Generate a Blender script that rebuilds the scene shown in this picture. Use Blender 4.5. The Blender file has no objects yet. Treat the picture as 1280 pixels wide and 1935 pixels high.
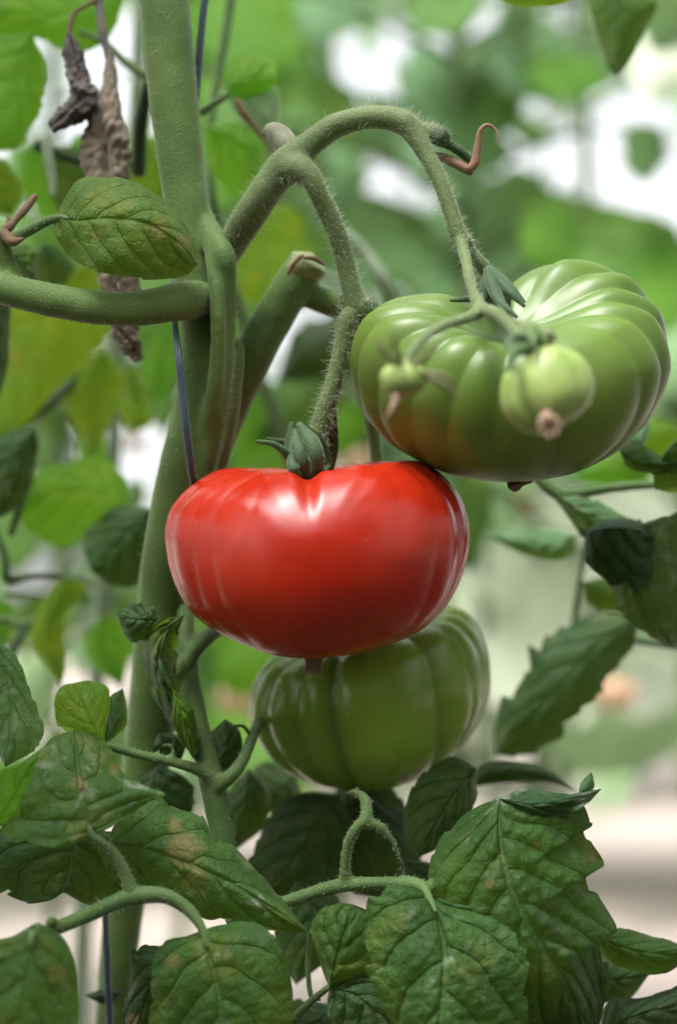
import bpy, math, random
import numpy as np
from mathutils import Vector, Matrix, noise

random.seed(7); rng = np.random.default_rng(7)
scn = bpy.context.scene
C = scn.collection

# ------------------------------------------------------------ camera
PITCH = math.radians(3.9)
CAM = np.array([0.0, 0.0, 0.45])
FW = np.array([0, math.cos(PITCH), math.sin(PITCH)])
UP = np.array([0, -math.sin(PITCH), math.cos(PITCH)])
RT = np.array([1.0, 0, 0])
FOC = 0.6
SPX = 1280 / (0.222 / FOC)              # photo pixels per unit of tangent
cd = bpy.data.cameras.new('camera'); cam = bpy.data.objects.new('camera', cd); C.objects.link(cam)
cam.location = CAM; cam.rotation_euler = (math.radians(90) + PITCH, 0, 0)
cd.sensor_fit = 'HORIZONTAL'; cd.sensor_width = 24; cd.lens = 24 * FOC / 0.222
cd.clip_start = 0.02; cd.clip_end = 500
cd.dof.use_dof = True; cd.dof.focus_distance = 0.586; cd.dof.aperture_fstop = 4.3; cd.dof.aperture_blades = 0
scn.camera = cam

# ------------------------------------------------------------ world / sun / exposure
SUN_EL, SUN_AZ = math.radians(64), math.radians(218)      # azimuth from +Y clockwise: over the photographer's left shoulder
w = bpy.data.worlds.new('World'); scn.world = w; w.use_nodes = True
nt = w.node_tree; nt.nodes.clear()
sky = nt.nodes.new('ShaderNodeTexSky'); sky.sky_type = 'NISHITA'; sky.sun_disc = False
sky.sun_elevation = SUN_EL; sky.sun_rotation = SUN_AZ; sky.dust_density = 4; sky.air_density = 1; sky.ozone_density = 1
hs = nt.nodes.new('ShaderNodeHueSaturation'); hs.inputs['Saturation'].default_value = 0.12
bg = nt.nodes.new('ShaderNodeBackground'); bg.inputs[1].default_value = 0.15
wo = nt.nodes.new('ShaderNodeOutputWorld')
nt.links.new(sky.outputs[0], hs.inputs['Color']); nt.links.new(hs.outputs[0], bg.inputs[0]); nt.links.new(bg.outputs[0], wo.inputs[0])
sd = bpy.data.lights.new('sun', 'SUN'); sd.energy = 1.5; sd.angle = math.radians(24); sd.color = (1, 0.97, 0.92)
sun = bpy.data.objects.new('sun', sd); C.objects.link(sun)
sdir = Vector((math.sin(SUN_AZ) * math.cos(SUN_EL), math.cos(SUN_AZ) * math.cos(SUN_EL), math.sin(SUN_EL)))
sun.rotation_euler = sdir.to_track_quat('Z', 'Y').to_euler()
vs = scn.view_settings; vs.view_transform = 'Standard'; vs.look = 'None'; vs.gamma = 1; vs.use_curve_mapping = False
vs.exposure = 1.5
scn.cycles.max_bounces = 8; scn.cycles.transmission_bounces = 6; scn.cycles.diffuse_bounces = 4
scn.cycles.use_denoising = True

# ------------------------------------------------------------ helpers
def P(px, py, d):
    return CAM + FW * d + RT * ((px - 640) / SPX * d) + UP * ((967.5 - py) / SPX * d)
def proj(p):
    v = np.asarray(p) - CAM; d = v @ FW
    return 640 + (v @ RT) / d * SPX, 967.5 - (v @ UP) / d * SPX, d

ORG = {}
def tag(o, label=None, cat=None, group=None, kind=None):
    if label: o['label'] = label
    if cat: o['category'] = cat
    if group: o['group'] = group
    if kind: o['kind'] = kind
    return o
def empty(name, loc, label, cat, group=None):
    o = bpy.data.objects.new(name, None); C.objects.link(o); o.location = loc; o.empty_display_size = 0.02
    ORG[o.name] = np.array(loc, float)
    return tag(o, label, cat, group)
def mk(name, verts, faces, mat, parent=None, uv=None, attrs=None, smooth=True):
    verts = np.asarray(verts, float)
    org = ORG[parent.name] if parent is not None else np.zeros(3)
    me = bpy.data.meshes.new(name)
    me.from_pydata((verts - org).tolist(), [], faces)
    if smooth: me.polygons.foreach_set('use_smooth', [True] * len(me.polygons))
    me.materials.append(mat)
    if uv is not None:
        l = me.uv_layers.new(name='UVMap')
        vi = np.empty(len(me.loops), int); me.loops.foreach_get('vertex_index', vi)
        l.data.foreach_set('uv', np.asarray(uv)[vi].ravel())
    for k, a in (attrs or {}).items():
        at = me.attributes.new(k, 'FLOAT', 'POINT'); at.data.foreach_set('value', np.asarray(a, float))
    me.update()
    o = bpy.data.objects.new(name, me); C.objects.link(o)
    if parent is not None: o.parent = parent
    ORG[o.name] = org
    return o

def catmull(pts, n):
    pts = np.asarray(pts, float)
    if len(pts) == 2: pts = np.vstack([pts[0], (pts[0] + pts[1]) / 2, pts[1]])
    q = np.vstack([2 * pts[0] - pts[1], pts, 2 * pts[-1] - pts[-2]])
    seg = np.linalg.norm(np.diff(pts[:, :3] if pts.shape[1] > 3 else pts, axis=0), axis=1) + 1e-9
    cum = np.concatenate([[0], np.cumsum(seg)]); cum /= cum[-1]
    out = []
    for s in np.linspace(0, 1, n):
        i = min(int(np.searchsorted(cum, s, side='right')) - 1, len(pts) - 2)
        t = (s - cum[i]) / (cum[i + 1] - cum[i])
        a, b, c, d = q[i:i + 4]
        out.append(0.5 * ((2 * b) + (-a + c) * t + (2 * a - 5 * b + 4 * c - d) * t * t + (-a + 3 * b - 3 * c + d) * t ** 3))
    return np.array(out)

def frames(c):
    T = np.gradient(c, axis=0); T /= np.linalg.norm(T, axis=1)[:, None] + 1e-12
    n = np.cross(T[0], [0.3, 1, 0.2]); n /= np.linalg.norm(n)
    Ns = []
    for t in T:
        n = n - t * (n @ t); n /= np.linalg.norm(n) + 1e-12; Ns.append(n.copy())
    Ns = np.array(Ns)
    return T, Ns, np.cross(T, Ns)

SAMPLES = []                                       # (centre, radius, T, N, B) rows kept for hairs
def tube_geo(pts, n=None, sides=20, lump=0.03, rscale=1.0, keep=None):
    """pts rows: px, py, depth, radius in px"""
    W = np.array([list(P(a, b, d)) + [r * d / SPX * rscale] for a, b, d, r in pts])
    return tube_world(W, n, sides, lump, keep)
def tube_world(W, n=None, sides=20, lump=0.03, keep=None):
    W = np.asarray(W, float)
    n = n or max(8, int(len(W) * 9))
    S = catmull(W, n); c = S[:, :3]; r = np.maximum(S[:, 3], 1e-5)
    T, N_, B = frames(c)
    v = []; f = []
    for i in range(n):
        for k in range(sides):
            a = 2 * math.pi * k / sides
            d = N_[i] * math.cos(a) + B[i] * math.sin(a)
            q = c[i] + d * r[i]
            lf = 1 + lump * noise.noise(Vector(q) * 180) * 1.5
            v.append(c[i] + d * r[i] * lf)
    for i in range(n - 1):
        for k in range(sides):
            k2 = (k + 1) % sides
            f.append((i * sides + k, i * sides + k2, (i + 1) * sides + k2, (i + 1) * sides + k))
    for end, i in ((0, 0), (1, n - 1)):            # rounded caps
        m = len(v); v.append(c[i] + T[i] * r[i] * (0.45 if end else -0.45))
        for k in range(sides):
            k2 = (k + 1) % sides
            f.append((i * sides + k2, i * sides + k, m) if not end else (i * sides + k, i * sides + k2, m))
    if keep is not None:
        for i in range(n): keep.append((c[i], r[i], T[i], N_[i], B[i]))
    return v, f
def join(parts):
    v = []; f = []
    for a, b in parts:
        o = len(v); v += list(a); f += [tuple(i + o for i in q) for q in b]
    return v, f
def remesh(o, voxel, it=5):
    m = o.modifiers.new('blend', 'REMESH'); m.mode = 'VOXEL'; m.voxel_size = voxel; m.use_smooth_shade = True
    s = o.modifiers.new('soften', 'SMOOTH'); s.factor = 0.5; s.iterations = it

def hairs(name, samples, count, lo, hi, parent, mat, rad=0.00005, up=0.2, front=False):
    v = []; f = []
    L = np.array([s[1] for s in samples]); Lw = L / L.sum()
    idx = rng.choice(len(samples), count, p=Lw)
    for i in idx:
        j = min(i + 1, len(samples) - 1)
        c, r, T, N_, B = samples[i]
        if np.linalg.norm(samples[j][0] - c) < 0.02: c = c + (samples[j][0] - c) * rng.random()
        a = rng.random() * 2 * math.pi
        d = N_ * math.cos(a) + B * math.sin(a)
        ln = lo + (hi - lo) * rng.random() ** 2
        dr = d + T * rng.normal(0, .25) + rng.normal(0, .18, 3); dr /= np.linalg.norm(dr)
        p0 = c + d * r * 0.9; p2 = p0 + dr * (ln + r * .1)
        bend = rng.normal(0, 1, 3) * ln * .16
        p1 = (p0 + p2) / 2 + bend
        s = np.cross(dr, [.3, .9, .1]); s /= np.linalg.norm(s); t = np.cross(dr, s)
        o = len(v)
        for p, rr in ((p0, rad), (p1, rad * .75)):
            for k in range(3):
                an = k * 2.094
                v.append(p + (s * math.cos(an) + t * math.sin(an)) * rr)
        v.append(p2)
        for k in range(3):
            k2 = (k + 1) % 3
            f.append((o + k, o + k2, o + 3 + k2, o + 3 + k)); f.append((o + 3 + k, o + 3 + k2, o + 6))
    h = mk(name, v, f, mat, parent); h['kind'] = 'stuff'
    return h

# ------------------------------------------------------------ materials
class NT:
    def __init__(s, name):
        s.m = bpy.data.materials.new(name); s.m.use_nodes = True; s.t = s.m.node_tree; s.t.nodes.clear()
        s.out = s.n('ShaderNodeOutputMaterial')
    def n(s, ty, **kw):
        x = s.t.nodes.new(ty)
        for k, v in kw.items(): setattr(x, k, v)
        return x
    def l(s, a, b): s.t.links.new(a, b)
    def put(s, sock, v):
        if hasattr(v, 'links') or hasattr(v, 'is_linked'): s.l(v, sock)
        else:
            if isinstance(v, (tuple, list)) and len(v) == 3 and sock.type == 'RGBA': v = (*v, 1)
            sock.default_value = v
    def m_(s, op, a, b=0.0, c=None, clamp=False):
        x = s.n('ShaderNodeMath', operation=op, use_clamp=clamp); s.put(x.inputs[0], a); s.put(x.inputs[1], b)
        if c is not None: s.put(x.inputs[2], c)
        return x.outputs[0]
    def ramp(s, v, a, b, lo=0.0, hi=1.0):
        x = s.n('ShaderNodeMapRange', interpolation_type='SMOOTHSTEP'); s.put(x.inputs[0], v)
        for i, q in ((1, a), (2, b), (3, lo), (4, hi)): s.put(x.inputs[i], q)
        return x.outputs[0]
    def mix(s, f, a, b, mode='MIX'):
        x = s.n('ShaderNodeMix', data_type='RGBA', blend_type=mode); s.put(x.inputs[0], f); s.put(x.inputs[6], a); s.put(x.inputs[7], b)
        return x.outputs[2]
    def noise(s, vec, sc, det=3, rough=.5, dist=0):
        x = s.n('ShaderNodeTexNoise'); s.put(x.inputs['Vector'], vec)
        x.inputs['Scale'].default_value = sc; x.inputs['Detail'].default_value = det
        x.inputs['Roughness'].default_value = rough; x.inputs['Distortion'].default_value = dist
        return x.outputs['Fac']
    def attr(s, name):
        x = s.n('ShaderNodeAttribute'); x.attribute_name = name; return x.outputs['Fac']
    def pos(s): return s.n('ShaderNodeNewGeometry').outputs['Position']
    def bump(s, h, dist, strength=1.0, normal=None):
        x = s.n('ShaderNodeBump'); s.put(x.inputs['Height'], h); x.inputs['Distance'].default_value = dist
        x.inputs['Strength'].default_value = strength
        if normal is not None: s.l(normal, x.inputs['Normal'])
        return x.outputs[0]
    def bsdf(s, **kw):
        x = s.n('ShaderNodeBsdfPrincipled')
        for k, v in kw.items(): s.put(x.inputs[k.replace('_', ' ')], v)
        return x
    def done(s, sh): s.l(sh, s.out.inputs[0]); return s.m

NV = 7.0
def leaf_mat(name, a, b, under, yellow=(.2, .2, .02), yam=0.3, trans=0.35, mild=0.2, rough=.56, veinmix=.22, tcol=None, spec=.22):
    g = NT(name)
    uvn = g.n('ShaderNodeUVMap'); sp = g.n('ShaderNodeSeparateXYZ'); g.l(uvn.outputs[0], sp.inputs[0])
    t = g.m_('MULTIPLY', g.m_('ABSOLUTE', g.m_('SUBTRACT', sp.outputs[0], .5)), 2)
    fr = g.m_('FRACT', g.attr('veins')); d = g.m_('MINIMUM', fr, g.m_('SUBTRACT', 1, fr))
    side = g.ramp(d, .015, .085, 1, 0)
    side = g.m_('MULTIPLY', side, g.ramp(t, .75, 1, 1, .2))
    mid = g.ramp(t, .015, .06, 1, 0)
    vein = g.m_('MAXIMUM', g.m_('MULTIPLY', side, .8), mid)
    pos = g.pos()
    n1 = g.noise(pos, 60, 3); n2 = g.noise(pos, 55, 5, .65); n3 = g.noise(pos, 900, 2); n4 = g.noise(pos, 110, 4, .65, .5)
    vo = g.n('ShaderNodeTexVoronoi', feature='DISTANCE_TO_EDGE'); vo.inputs['Scale'].default_value = 260
    dv = g.n('ShaderNodeVectorMath', operation='ADD')
    nn = g.n('ShaderNodeTexNoise'); nn.inputs['Scale'].default_value = 300; g.l(pos, nn.inputs['Vector'])
    sc = g.n('ShaderNodeVectorMath', operation='SCALE'); g.l(nn.outputs['Color'], sc.inputs[0]); sc.inputs['Scale'].default_value = .0035
    g.l(pos, dv.inputs[0]); g.l(sc.outputs[0], dv.inputs[1]); g.l(dv.outputs[0], vo.inputs['Vector'])
    tert = g.ramp(vo.outputs['Distance'], 0.0, .14, 1, 0)
    col = g.mix(g.ramp(n1, .35, .65), a, b)
    col = g.mix(g.m_('MULTIPLY', g.ramp(n2, .50, .66), yam), col, yellow)
    pale = tuple(min(1, x * 1.5 + .05) for x in b)
    col = g.mix(g.m_('MULTIPLY', vein, veinmix), col, pale)
    col = g.mix(g.m_('MULTIPLY', tert, .12), col, tuple(x * .55 for x in a))
    mi = g.m_('MULTIPLY', g.ramp(n4, .5, .75), g.m_('ADD', g.attr('mildew'), mild * .3), clamp=True)
    col = g.mix(mi, col, (.42, .46, .38))
    spn = g.m_('ADD', g.attr('spot'), g.m_('MULTIPLY', g.m_('SUBTRACT', n4, .5), 1.1))
    spot = g.m_('MULTIPLY', g.ramp(spn, .35, .9), g.ramp(g.attr('spot'), .02, .2))
    col = g.mix(g.m_('MULTIPLY', spot, .6), col, (.24, .17, .075))
    nec = g.m_('MULTIPLY', g.ramp(n3, .63, .7), g.ramp(g.attr('spot'), .35, .6))
    col = g.mix(nec, col, (.05, .03, .015))
    geo = g.n('ShaderNodeNewGeometry')
    col = g.mix(g.m_('MULTIPLY', geo.outputs['Backfacing'], .6), col, under)
    h = g.m_('ADD', g.m_('MULTIPLY', vein, -.8), g.m_('ADD', g.m_('MULTIPLY', tert, -.22), g.m_('MULTIPLY', n3, .35)))
    nb = g.bump(h, .0009, .9)
    bs = g.bsdf(Base_Color=col, Roughness=rough, Specular_IOR_Level=spec, Normal=nb, Sheen_Weight=.03, Sheen_Roughness=.5)
    tr = g.n('ShaderNodeBsdfTranslucent')
    if tcol is None: tcol = (.30, .50, .03)
    g.put(tr.inputs[0], g.mix(g.m_('MULTIPLY', vein, .3), g.mix(.65, col, tcol), tuple(x * .5 for x in tcol))); g.l(nb, tr.inputs[1])
    mx = g.n('ShaderNodeMixShader'); mx.inputs[0].default_value = trans
    g.l(bs.outputs[0], mx.inputs[1]); g.l(tr.outputs[0], mx.inputs[2])
    return g.done(mx.outputs[0])

M = {}
M['leaf'] = leaf_mat('leaf_green', (.026, .078, .018), (.044, .116, .025), (.12, .18, .08), mild=.25)
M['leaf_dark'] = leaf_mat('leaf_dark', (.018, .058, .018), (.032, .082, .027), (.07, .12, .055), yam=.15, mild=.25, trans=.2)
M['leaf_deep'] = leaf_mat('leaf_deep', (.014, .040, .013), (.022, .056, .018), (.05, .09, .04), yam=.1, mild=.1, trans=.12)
M['leaf_yellow'] = leaf_mat('leaf_yellow_green', (.075, .190, .024), (.130, .260, .034), (.18, .25, .10), yellow=(.34, .30, .02), yam=.7, trans=.58, mild=.1, tcol=(.42, .62, .02))
M['leaf_bright'] = leaf_mat('leaf_bright', (.075, .215, .028), (.125, .285, .040), (.16, .26, .09), yellow=(.22, .30, .02), yam=.5, trans=.62, mild=.1, tcol=(.30, .66, .03))
M['leaf_olive'] = leaf_mat('leaf_olive', (.060, .125, .022), (.100, .170, .032), (.15, .2, .08), yellow=(.22, .22, .03), yam=.45, trans=.35, mild=.1)
M['leaf_mid'] = leaf_mat('leaf_mid', (.065, .180, .034), (.110, .240, .052), (.14, .22, .09), yam=.4, trans=.45, mild=.1)
M['leaf_pale_lit'] = leaf_mat('leaf_pale_lit', (.20, .36, .16), (.30, .47, .24), (.35, .45, .30), yam=.1, trans=.4, mild=.8, tcol=(.5, .68, .35))  # pale colour holds the sky light on far leaves, beside some mildew
M['leaf_white_lit'] = leaf_mat('leaf_very_pale_lit', (.76, .83, .66), (.82, .87, .72), (.7, .78, .6), yam=.02, trans=.45, mild=.8, tcol=(.75, .85, .6))  # near-white colour stands in for strong light falling on the leaf
M['leaf_grey'] = leaf_mat('leaf_grey', (.075, .175, .075), (.12, .24, .11), (.20, .30, .16), yam=.1, trans=.35, mild=.9)

def stem_mat(name, a, b, sheen=.5, brown=0.0):
    g = NT(name); pos = g.pos()
    n1 = g.noise(pos, 45, 4); n2 = g.noise(pos, 1500, 2); n3 = g.noise(pos, 250, 4, .7)
    col = g.mix(g.ramp(n1, .35, .65), a, b)
    col = g.mix(g.m_('MULTIPLY', g.ramp(n2, .5, .75), .10), col, (.26, .34, .18))
    col = g.mix(g.m_('MULTIPLY', g.ramp(n3, .6, .75), .35), col, tuple(x * .5 for x in a))
    if brown: col = g.mix(g.m_('MULTIPLY', g.ramp(n3, .4, .65), brown), col, (.14, .085, .05))
    nb = g.bump(g.m_('ADD', n2, g.m_('MULTIPLY', n3, .5)), .0004, .7)
    bs = g.bsdf(Base_Color=col, Roughness=.62, Specular_IOR_Level=.3, Normal=nb, Sheen_Weight=sheen, Sheen_Roughness=.35,
                Sheen_Tint=(.85, .95, .75), Subsurface_Weight=.12, Subsurface_Scale=.003)
    bs.inputs['Subsurface Radius'].default_value = (.5, 1, .2)
    return g.done(bs.outputs[0])
M['stem'] = stem_mat('stem', (.074, .136, .032), (.115, .190, .050), .30)
M['truss'] = stem_mat('truss_stalk', (.092, .135, .048), (.135, .185, .074), .35)
M['petiole'] = stem_mat('petiole', (.062, .120, .034), (.098, .165, .052), .2)
M['stem_dark'] = stem_mat('stem_dark', (.022, .048, .018), (.035, .07, .026), .15)
M['stem_pale'] = stem_mat('stem_pale', (.20, .28, .17), (.28, .36, .24), .4)
M['sepal'] = stem_mat('sepal', (.034, .072, .030), (.060, .110, .048), .3)
M['sepal_dry'] = stem_mat('sepal_dry', (.17, .15, .08), (.22, .22, .12), .3, brown=.3)
M['knuckle'] = stem_mat('knuckle', (.05, .075, .03), (.08, .12, .05), .5, brown=.3)
M['dry'] = stem_mat('withered', (.13, .10, .075), (.24, .19, .15), .5, brown=.35)
M['dry_dark'] = stem_mat('withered_dark', (.065, .056, .056), (.13, .11, .105), .3, brown=.3)
M['red_dry'] = stem_mat('dried_red', (.22, .11, .075), (.32, .20, .12), .3, brown=.2)
M['brown'] = stem_mat('dried_brown', (.12, .065, .035), (.22, .13, .08), .2, brown=.5)
M['corky'] = stem_mat('corky_scar', (.22, .14, .10), (.36, .23, .17), .2, brown=.4)
M['cut'] = stem_mat('cut_end', (.20, .25, .11), (.30, .33, .17), .2)

g = NT('hair'); bs = g.bsdf(Base_Color=(.72, .76, .62), Roughness=.5)
tr = g.n('ShaderNodeBsdfTranslucent'); g.put(tr.inputs[0], (.8, .85, .7)); mx = g.n('ShaderNodeMixShader'); mx.inputs[0].default_value = .5
g.l(bs.outputs[0], mx.inputs[1]); g.l(tr.outputs[0], mx.inputs[2]); M['hair'] = g.done(mx.outputs[0])

def fruit_mat(name, build, rough=.3, ss=.12, ssr=(1, .3, .1), coat=.12):
    g = NT(name); pos = g.pos()
    col = build(g, pos)
    n2 = g.noise(pos, 2600, 2); n3 = g.noise(pos, 90, 3)
    nb = g.bump(g.m_('ADD', g.m_('MULTIPLY', n2, .25), g.m_('MULTIPLY', n3, .9)), .00025, .5)
    bs = g.bsdf(Base_Color=col, Roughness=g.ramp(n3, .3, .7, rough - .04, rough + .07), Specular_IOR_Level=.40, Normal=nb,
                Subsurface_Weight=ss, Subsurface_Scale=.006, Coat_Weight=coat, Coat_Roughness=rough * .75, Coat_IOR=1.45)
    bs.inputs['Subsurface Radius'].default_value = ssr
    return g.done(bs.outputs[0])
def c_red(g, pos):
    n1 = g.noise(pos, 35, 3); n2 = g.noise(pos, 1400, 2); ns = g.noise(pos, 420, 2)
    col = g.mix(g.ramp(n1, .3, .7), (.35, .013, .004), (.42, .021, .005))
    col = g.mix(g.m_('MULTIPLY', g.ramp(n2, .55, .8), .14), col, (.55, .08, .015))
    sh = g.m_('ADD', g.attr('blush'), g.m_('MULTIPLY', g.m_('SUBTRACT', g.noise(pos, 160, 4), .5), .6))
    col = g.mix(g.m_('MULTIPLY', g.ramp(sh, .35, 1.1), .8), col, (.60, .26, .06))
    col = g.mix(g.m_('MULTIPLY', g.ramp(ns, .74, .79), .4), col, (.68, .30, .15))
    return col
def c_green(brown, k=1.0, A=None, B=None):
    def f(g, pos):
        n1 = g.noise(pos, 40, 3); n2 = g.noise(pos, 1200, 2)
        col = g.mix(g.ramp(n1, .3, .7), A or (.108, .184, .020), B or (.155, .240, .032))
        col = g.mix(g.m_('MULTIPLY', g.ramp(g.noise(pos, 300, 4, .7), .55, .75), .25), col, (.24, .30, .10))
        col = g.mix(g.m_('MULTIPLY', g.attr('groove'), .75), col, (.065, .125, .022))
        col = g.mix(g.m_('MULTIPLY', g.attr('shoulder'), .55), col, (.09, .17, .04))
        col = g.mix(g.m_('MULTIPLY', g.ramp(n2, .5, .8), .12), col, (.22, .33, .08))
        if brown:
            b = g.m_('ADD', g.attr('blush'), g.m_('MULTIPLY', g.m_('SUBTRACT', g.noise(pos, 60, 3), .5), .5))
            col = g.mix(g.m_('MULTIPLY', g.ramp(b, .05, .55), .6), col, (.20, .19, .022))
            col = g.mix(g.m_('MULTIPLY', g.ramp(b, .3, 1.0), .7), col, (.20, .095, .018))
        return col
    return f
M['red'] = fruit_mat('ripe_skin', c_red, .26, .10)
M['green_a'] = fruit_mat('green_skin_turning', c_green(True), .38, .12, (.5, 1, .2), .04)
M['green_b'] = fruit_mat('green_skin', c_green(False, 1, (.195, .315, .030), (.250, .380, .050)), .22, .12, (.5, 1, .2))
M['green_c'] = fruit_mat('young_green_skin', lambda g, p: g.mix(g.m_('MULTIPLY', g.attr('groove'), .6), g.mix(g.ramp(g.noise(p, 120, 3), .3, .7), (.27, .37, .10), (.34, .43, .14)), (.15, .25, .05)), .38, .25, (.6, 1, .3), .15)
M['far_red'] = fruit_mat('far_ripe_skin', lambda g, p: g.mix(g.noise(p, 30, 2), (.55, .07, .03), (.65, .2, .06)), .35)
M['far_orange'] = fruit_mat('far_turning_skin', lambda g, p: g.mix(g.noise(p, 30, 2), (.85, .50, .30), (.88, .62, .42)), .4)

g = NT('twine'); pos = g.pos(); wv = g.n('ShaderNodeTexWave'); g.l(pos, wv.inputs[0]); wv.inputs['Scale'].default_value = 500
col = g.mix(g.m_('MULTIPLY', wv.outputs['Fac'], .3), (.04, .065, .085), (.085, .125, .155)); M['twine'] = g.done(g.bsdf(Base_Color=col, Roughness=.45, Normal=g.bump(wv.outputs['Fac'], .0002)).outputs[0])

g = NT('ground'); pos = g.pos()
n1 = g.noise(pos, 1.2, 4); n2 = g.noise(pos, 60, 5, .7); n3 = g.noise(pos, 9, 4, .6)
col = g.mix(g.ramp(n1, .35, .65), (.47, .385, .35), (.53, .445, .41))
col = g.mix(g.m_('MULTIPLY', g.ramp(n3, .45, .7), .25), col, (.56, .46, .40))
col = g.mix(g.m_('MULTIPLY', n2, .3), col, (.40, .33, .29))
M['ground'] = g.done(g.bsdf(Base_Color=col, Roughness=.9, Normal=g.bump(n2, .01)).outputs[0])
g = NT('soil'); pos = g.pos(); n2 = g.noise(pos, 40, 5, .7)
M['soil'] = g.done(g.bsdf(Base_Color=g.mix(n2, (.05, .036, .026), (.10, .075, .055)), Roughness=.95, Normal=g.bump(n2, .02)).outputs[0])

# ------------------------------------------------------------ ground
n = 60
xs = np.sign(np.linspace(-1, 1, n)) * np.abs(np.linspace(-1, 1, n)) ** 2.5 * 150
v = [(x, y, 0.012 * noise.noise(Vector((x * 1.3, y * 1.3, 0))) - .012) for y in xs for x in xs]
f = [(j * n + i, j * n + i + 1, (j + 1) * n + i + 1, (j + 1) * n + i) for j in range(n - 1) for i in range(n - 1)]
tag(mk('ground', v, f, M['ground']), kind='structure', label='pale sandy pink floor between the rows of plants')

bed = [(x, y, .03 * noise.noise(Vector((x * 6, y * 6, 2))) + .035) for y in np.linspace(-1.5, 1.25, 60) for x in np.linspace(-4, 4, 120)]  # unseen dark bed, added to cut light bouncing up from the floor
tag(mk('soil', bed, [(j * 120 + i, j * 120 + i + 1, (j + 1) * 120 + i + 1, (j + 1) * 120 + i) for j in range(59) for i in range(119)], M['soil']), kind='structure', label='unseen dark soil bed added under the plants against floor bounce')

# ------------------------------------------------------------ leaves
def smooth(x, a, b):
    t = np.clip((x - a) / (b - a), 0, 1); return t * t * (3 - 2 * t)
def leaf(name, parent, mid, L, R, D, el=0.004, er=0.004, mat='leaf', serr=(9, .12), relief=.0015, ns=64, nh=14, curl=0.0,
         spots=(), mildew=0.0, mspots=(), seed=None, wave=.0018, nv=4.6, curv=1.4, droop=0.0):
    mildew *= .6
    """mid/L/R: traced polylines (px) from the leaf's base to its tip; D: depth along the midrib; el/er: how far the left and
    right margins lie behind (+) or before (-) the midrib."""
    seed = seed if seed is not None else 37 + len(ORG) % 500
    m = catmull(mid, ns); l = catmull(L, ns); r = catmull(R, ns)
    Dm = catmull([[i, d] for i, d in enumerate(D)], ns)[:, 1] if len(D) > 1 else np.full(ns, D[0])
    S = np.linspace(0, 1, ns)
    ela = np.interp(S, np.linspace(0, 1, len(el)), el) if hasattr(el, '__len__') else np.full(ns, el)
    era = np.interp(S, np.linspace(0, 1, len(er)), er) if hasattr(er, '__len__') else np.full(ns, er)
    verts = []; uv = []; sa = []; ma = []; va = []
    env = np.sin(np.pi * np.clip(S, 0, 1)) ** .4
    for i, s in enumerate(S):
        for k in range(-nh, nh + 1):
            t = abs(k) / nh; E = l if k < 0 else r; e = ela if k < 0 else era
            c = nv * (s ** .85 - .40 * t ** 1.25 + .025 * noise.noise(Vector((s * 4, k / nh * 3, seed * 3.3)))) + 10 + (.45 if k > 0 else 0)
            fr = c % 1
            tooth = 0
            if serr[1]:
                q = (s * serr[0] + (.37 if k < 0 else 0) + .3 * math.sin(seed + s * 9)) % 1
                q2 = (s * serr[0] * .42 + (.2 if k < 0 else .6)) % 1
                tooth = serr[1] * env[i] * t ** 3 * ((1 - q) ** .8 * .75 + 1.3 * (1 - q2) ** .9 - 1.0)
            p2 = m[i] + (E[i] - m[i]) * t * (1 + tooth)
            depth = Dm[i] + e[i] * t ** curv + droop * s * s
            # quilted blade between the veins, sunken veins
            bul = (math.sin(math.pi * fr) ** .55 if 0 < fr < 1 else 0)
            hgt = relief * bul * env[i] * (1 - .6 * t ** 5) * min(1, t / .12)
            hgt += relief * .45 * noise.noise(Vector((p2[0] * .06, p2[1] * .06, seed))) * min(1, t / .1)
            hgt += relief * .10 * (noise.voronoi(Vector((p2[0] * .035, p2[1] * .035, seed)))[0][1] - noise.voronoi(Vector((p2[0] * .035, p2[1] * .035, seed)))[0][0]) * min(1, t / .1)
            wv = wave * noise.noise(Vector((s * 3.1, (1 if k > 0 else -1) * 2 + t * 1.2, seed * 1.7))) * t * 2 \
                + wave * 1.1 * math.sin(s * nv * 2 * math.pi * .5 + seed + (k > 0)) * t ** 3
            depth += -hgt + wv + curl * t ** 4
            verts.append(P(p2[0], p2[1], depth)); uv.append(((k / nh) * .5 + .5, s))
            sp = 0.0
            for (x, y, rr) in spots: sp = max(sp, math.exp(-((p2[0] - x) ** 2 + (p2[1] - y) ** 2) / rr ** 2))
            mm = mildew
            for (x, y, rr) in mspots: mm = max(mm, math.exp(-((p2[0] - x) ** 2 + (p2[1] - y) ** 2) / rr ** 2))
            sa.append(sp); ma.append(mm); va.append(c)
    W = 2 * nh + 1
    # which side faces the camera?
    A, B_, Cc = verts[ns // 2 * W + nh], verts[ns // 2 * W + W - 1], verts[min(ns - 1, ns // 2 + 6) * W + nh]
    nrm = np.cross(B_ - A, Cc - A); flip = (nrm @ FW) > 0
    faces = []
    for i in range(ns - 1):
        for k in range(W - 1):
            q = (i * W + k, i * W + k + 1, (i + 1) * W + k + 1, (i + 1) * W + k)
            faces.append(q[::-1] if flip else q)
    o = mk(name, verts, faces, M[mat], parent, uv, {'spot': sa, 'mildew': ma, 'veins': va})
    # midrib standing proud on the underside
    return o
def stalk(name, parent, pts, mat='petiole', sides=14, lump=.03, hair=0, hl=(.0006, .002)):
    ks = []
    v, f = tube_geo(pts, sides=sides, lump=lump, keep=ks)
    o = mk(name, v, f, M[mat], parent)
    if hair: hairs('hairs', ks, hair, hl[0], hl[1], o, M['hair'], rad=.00004)
    return o

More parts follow.
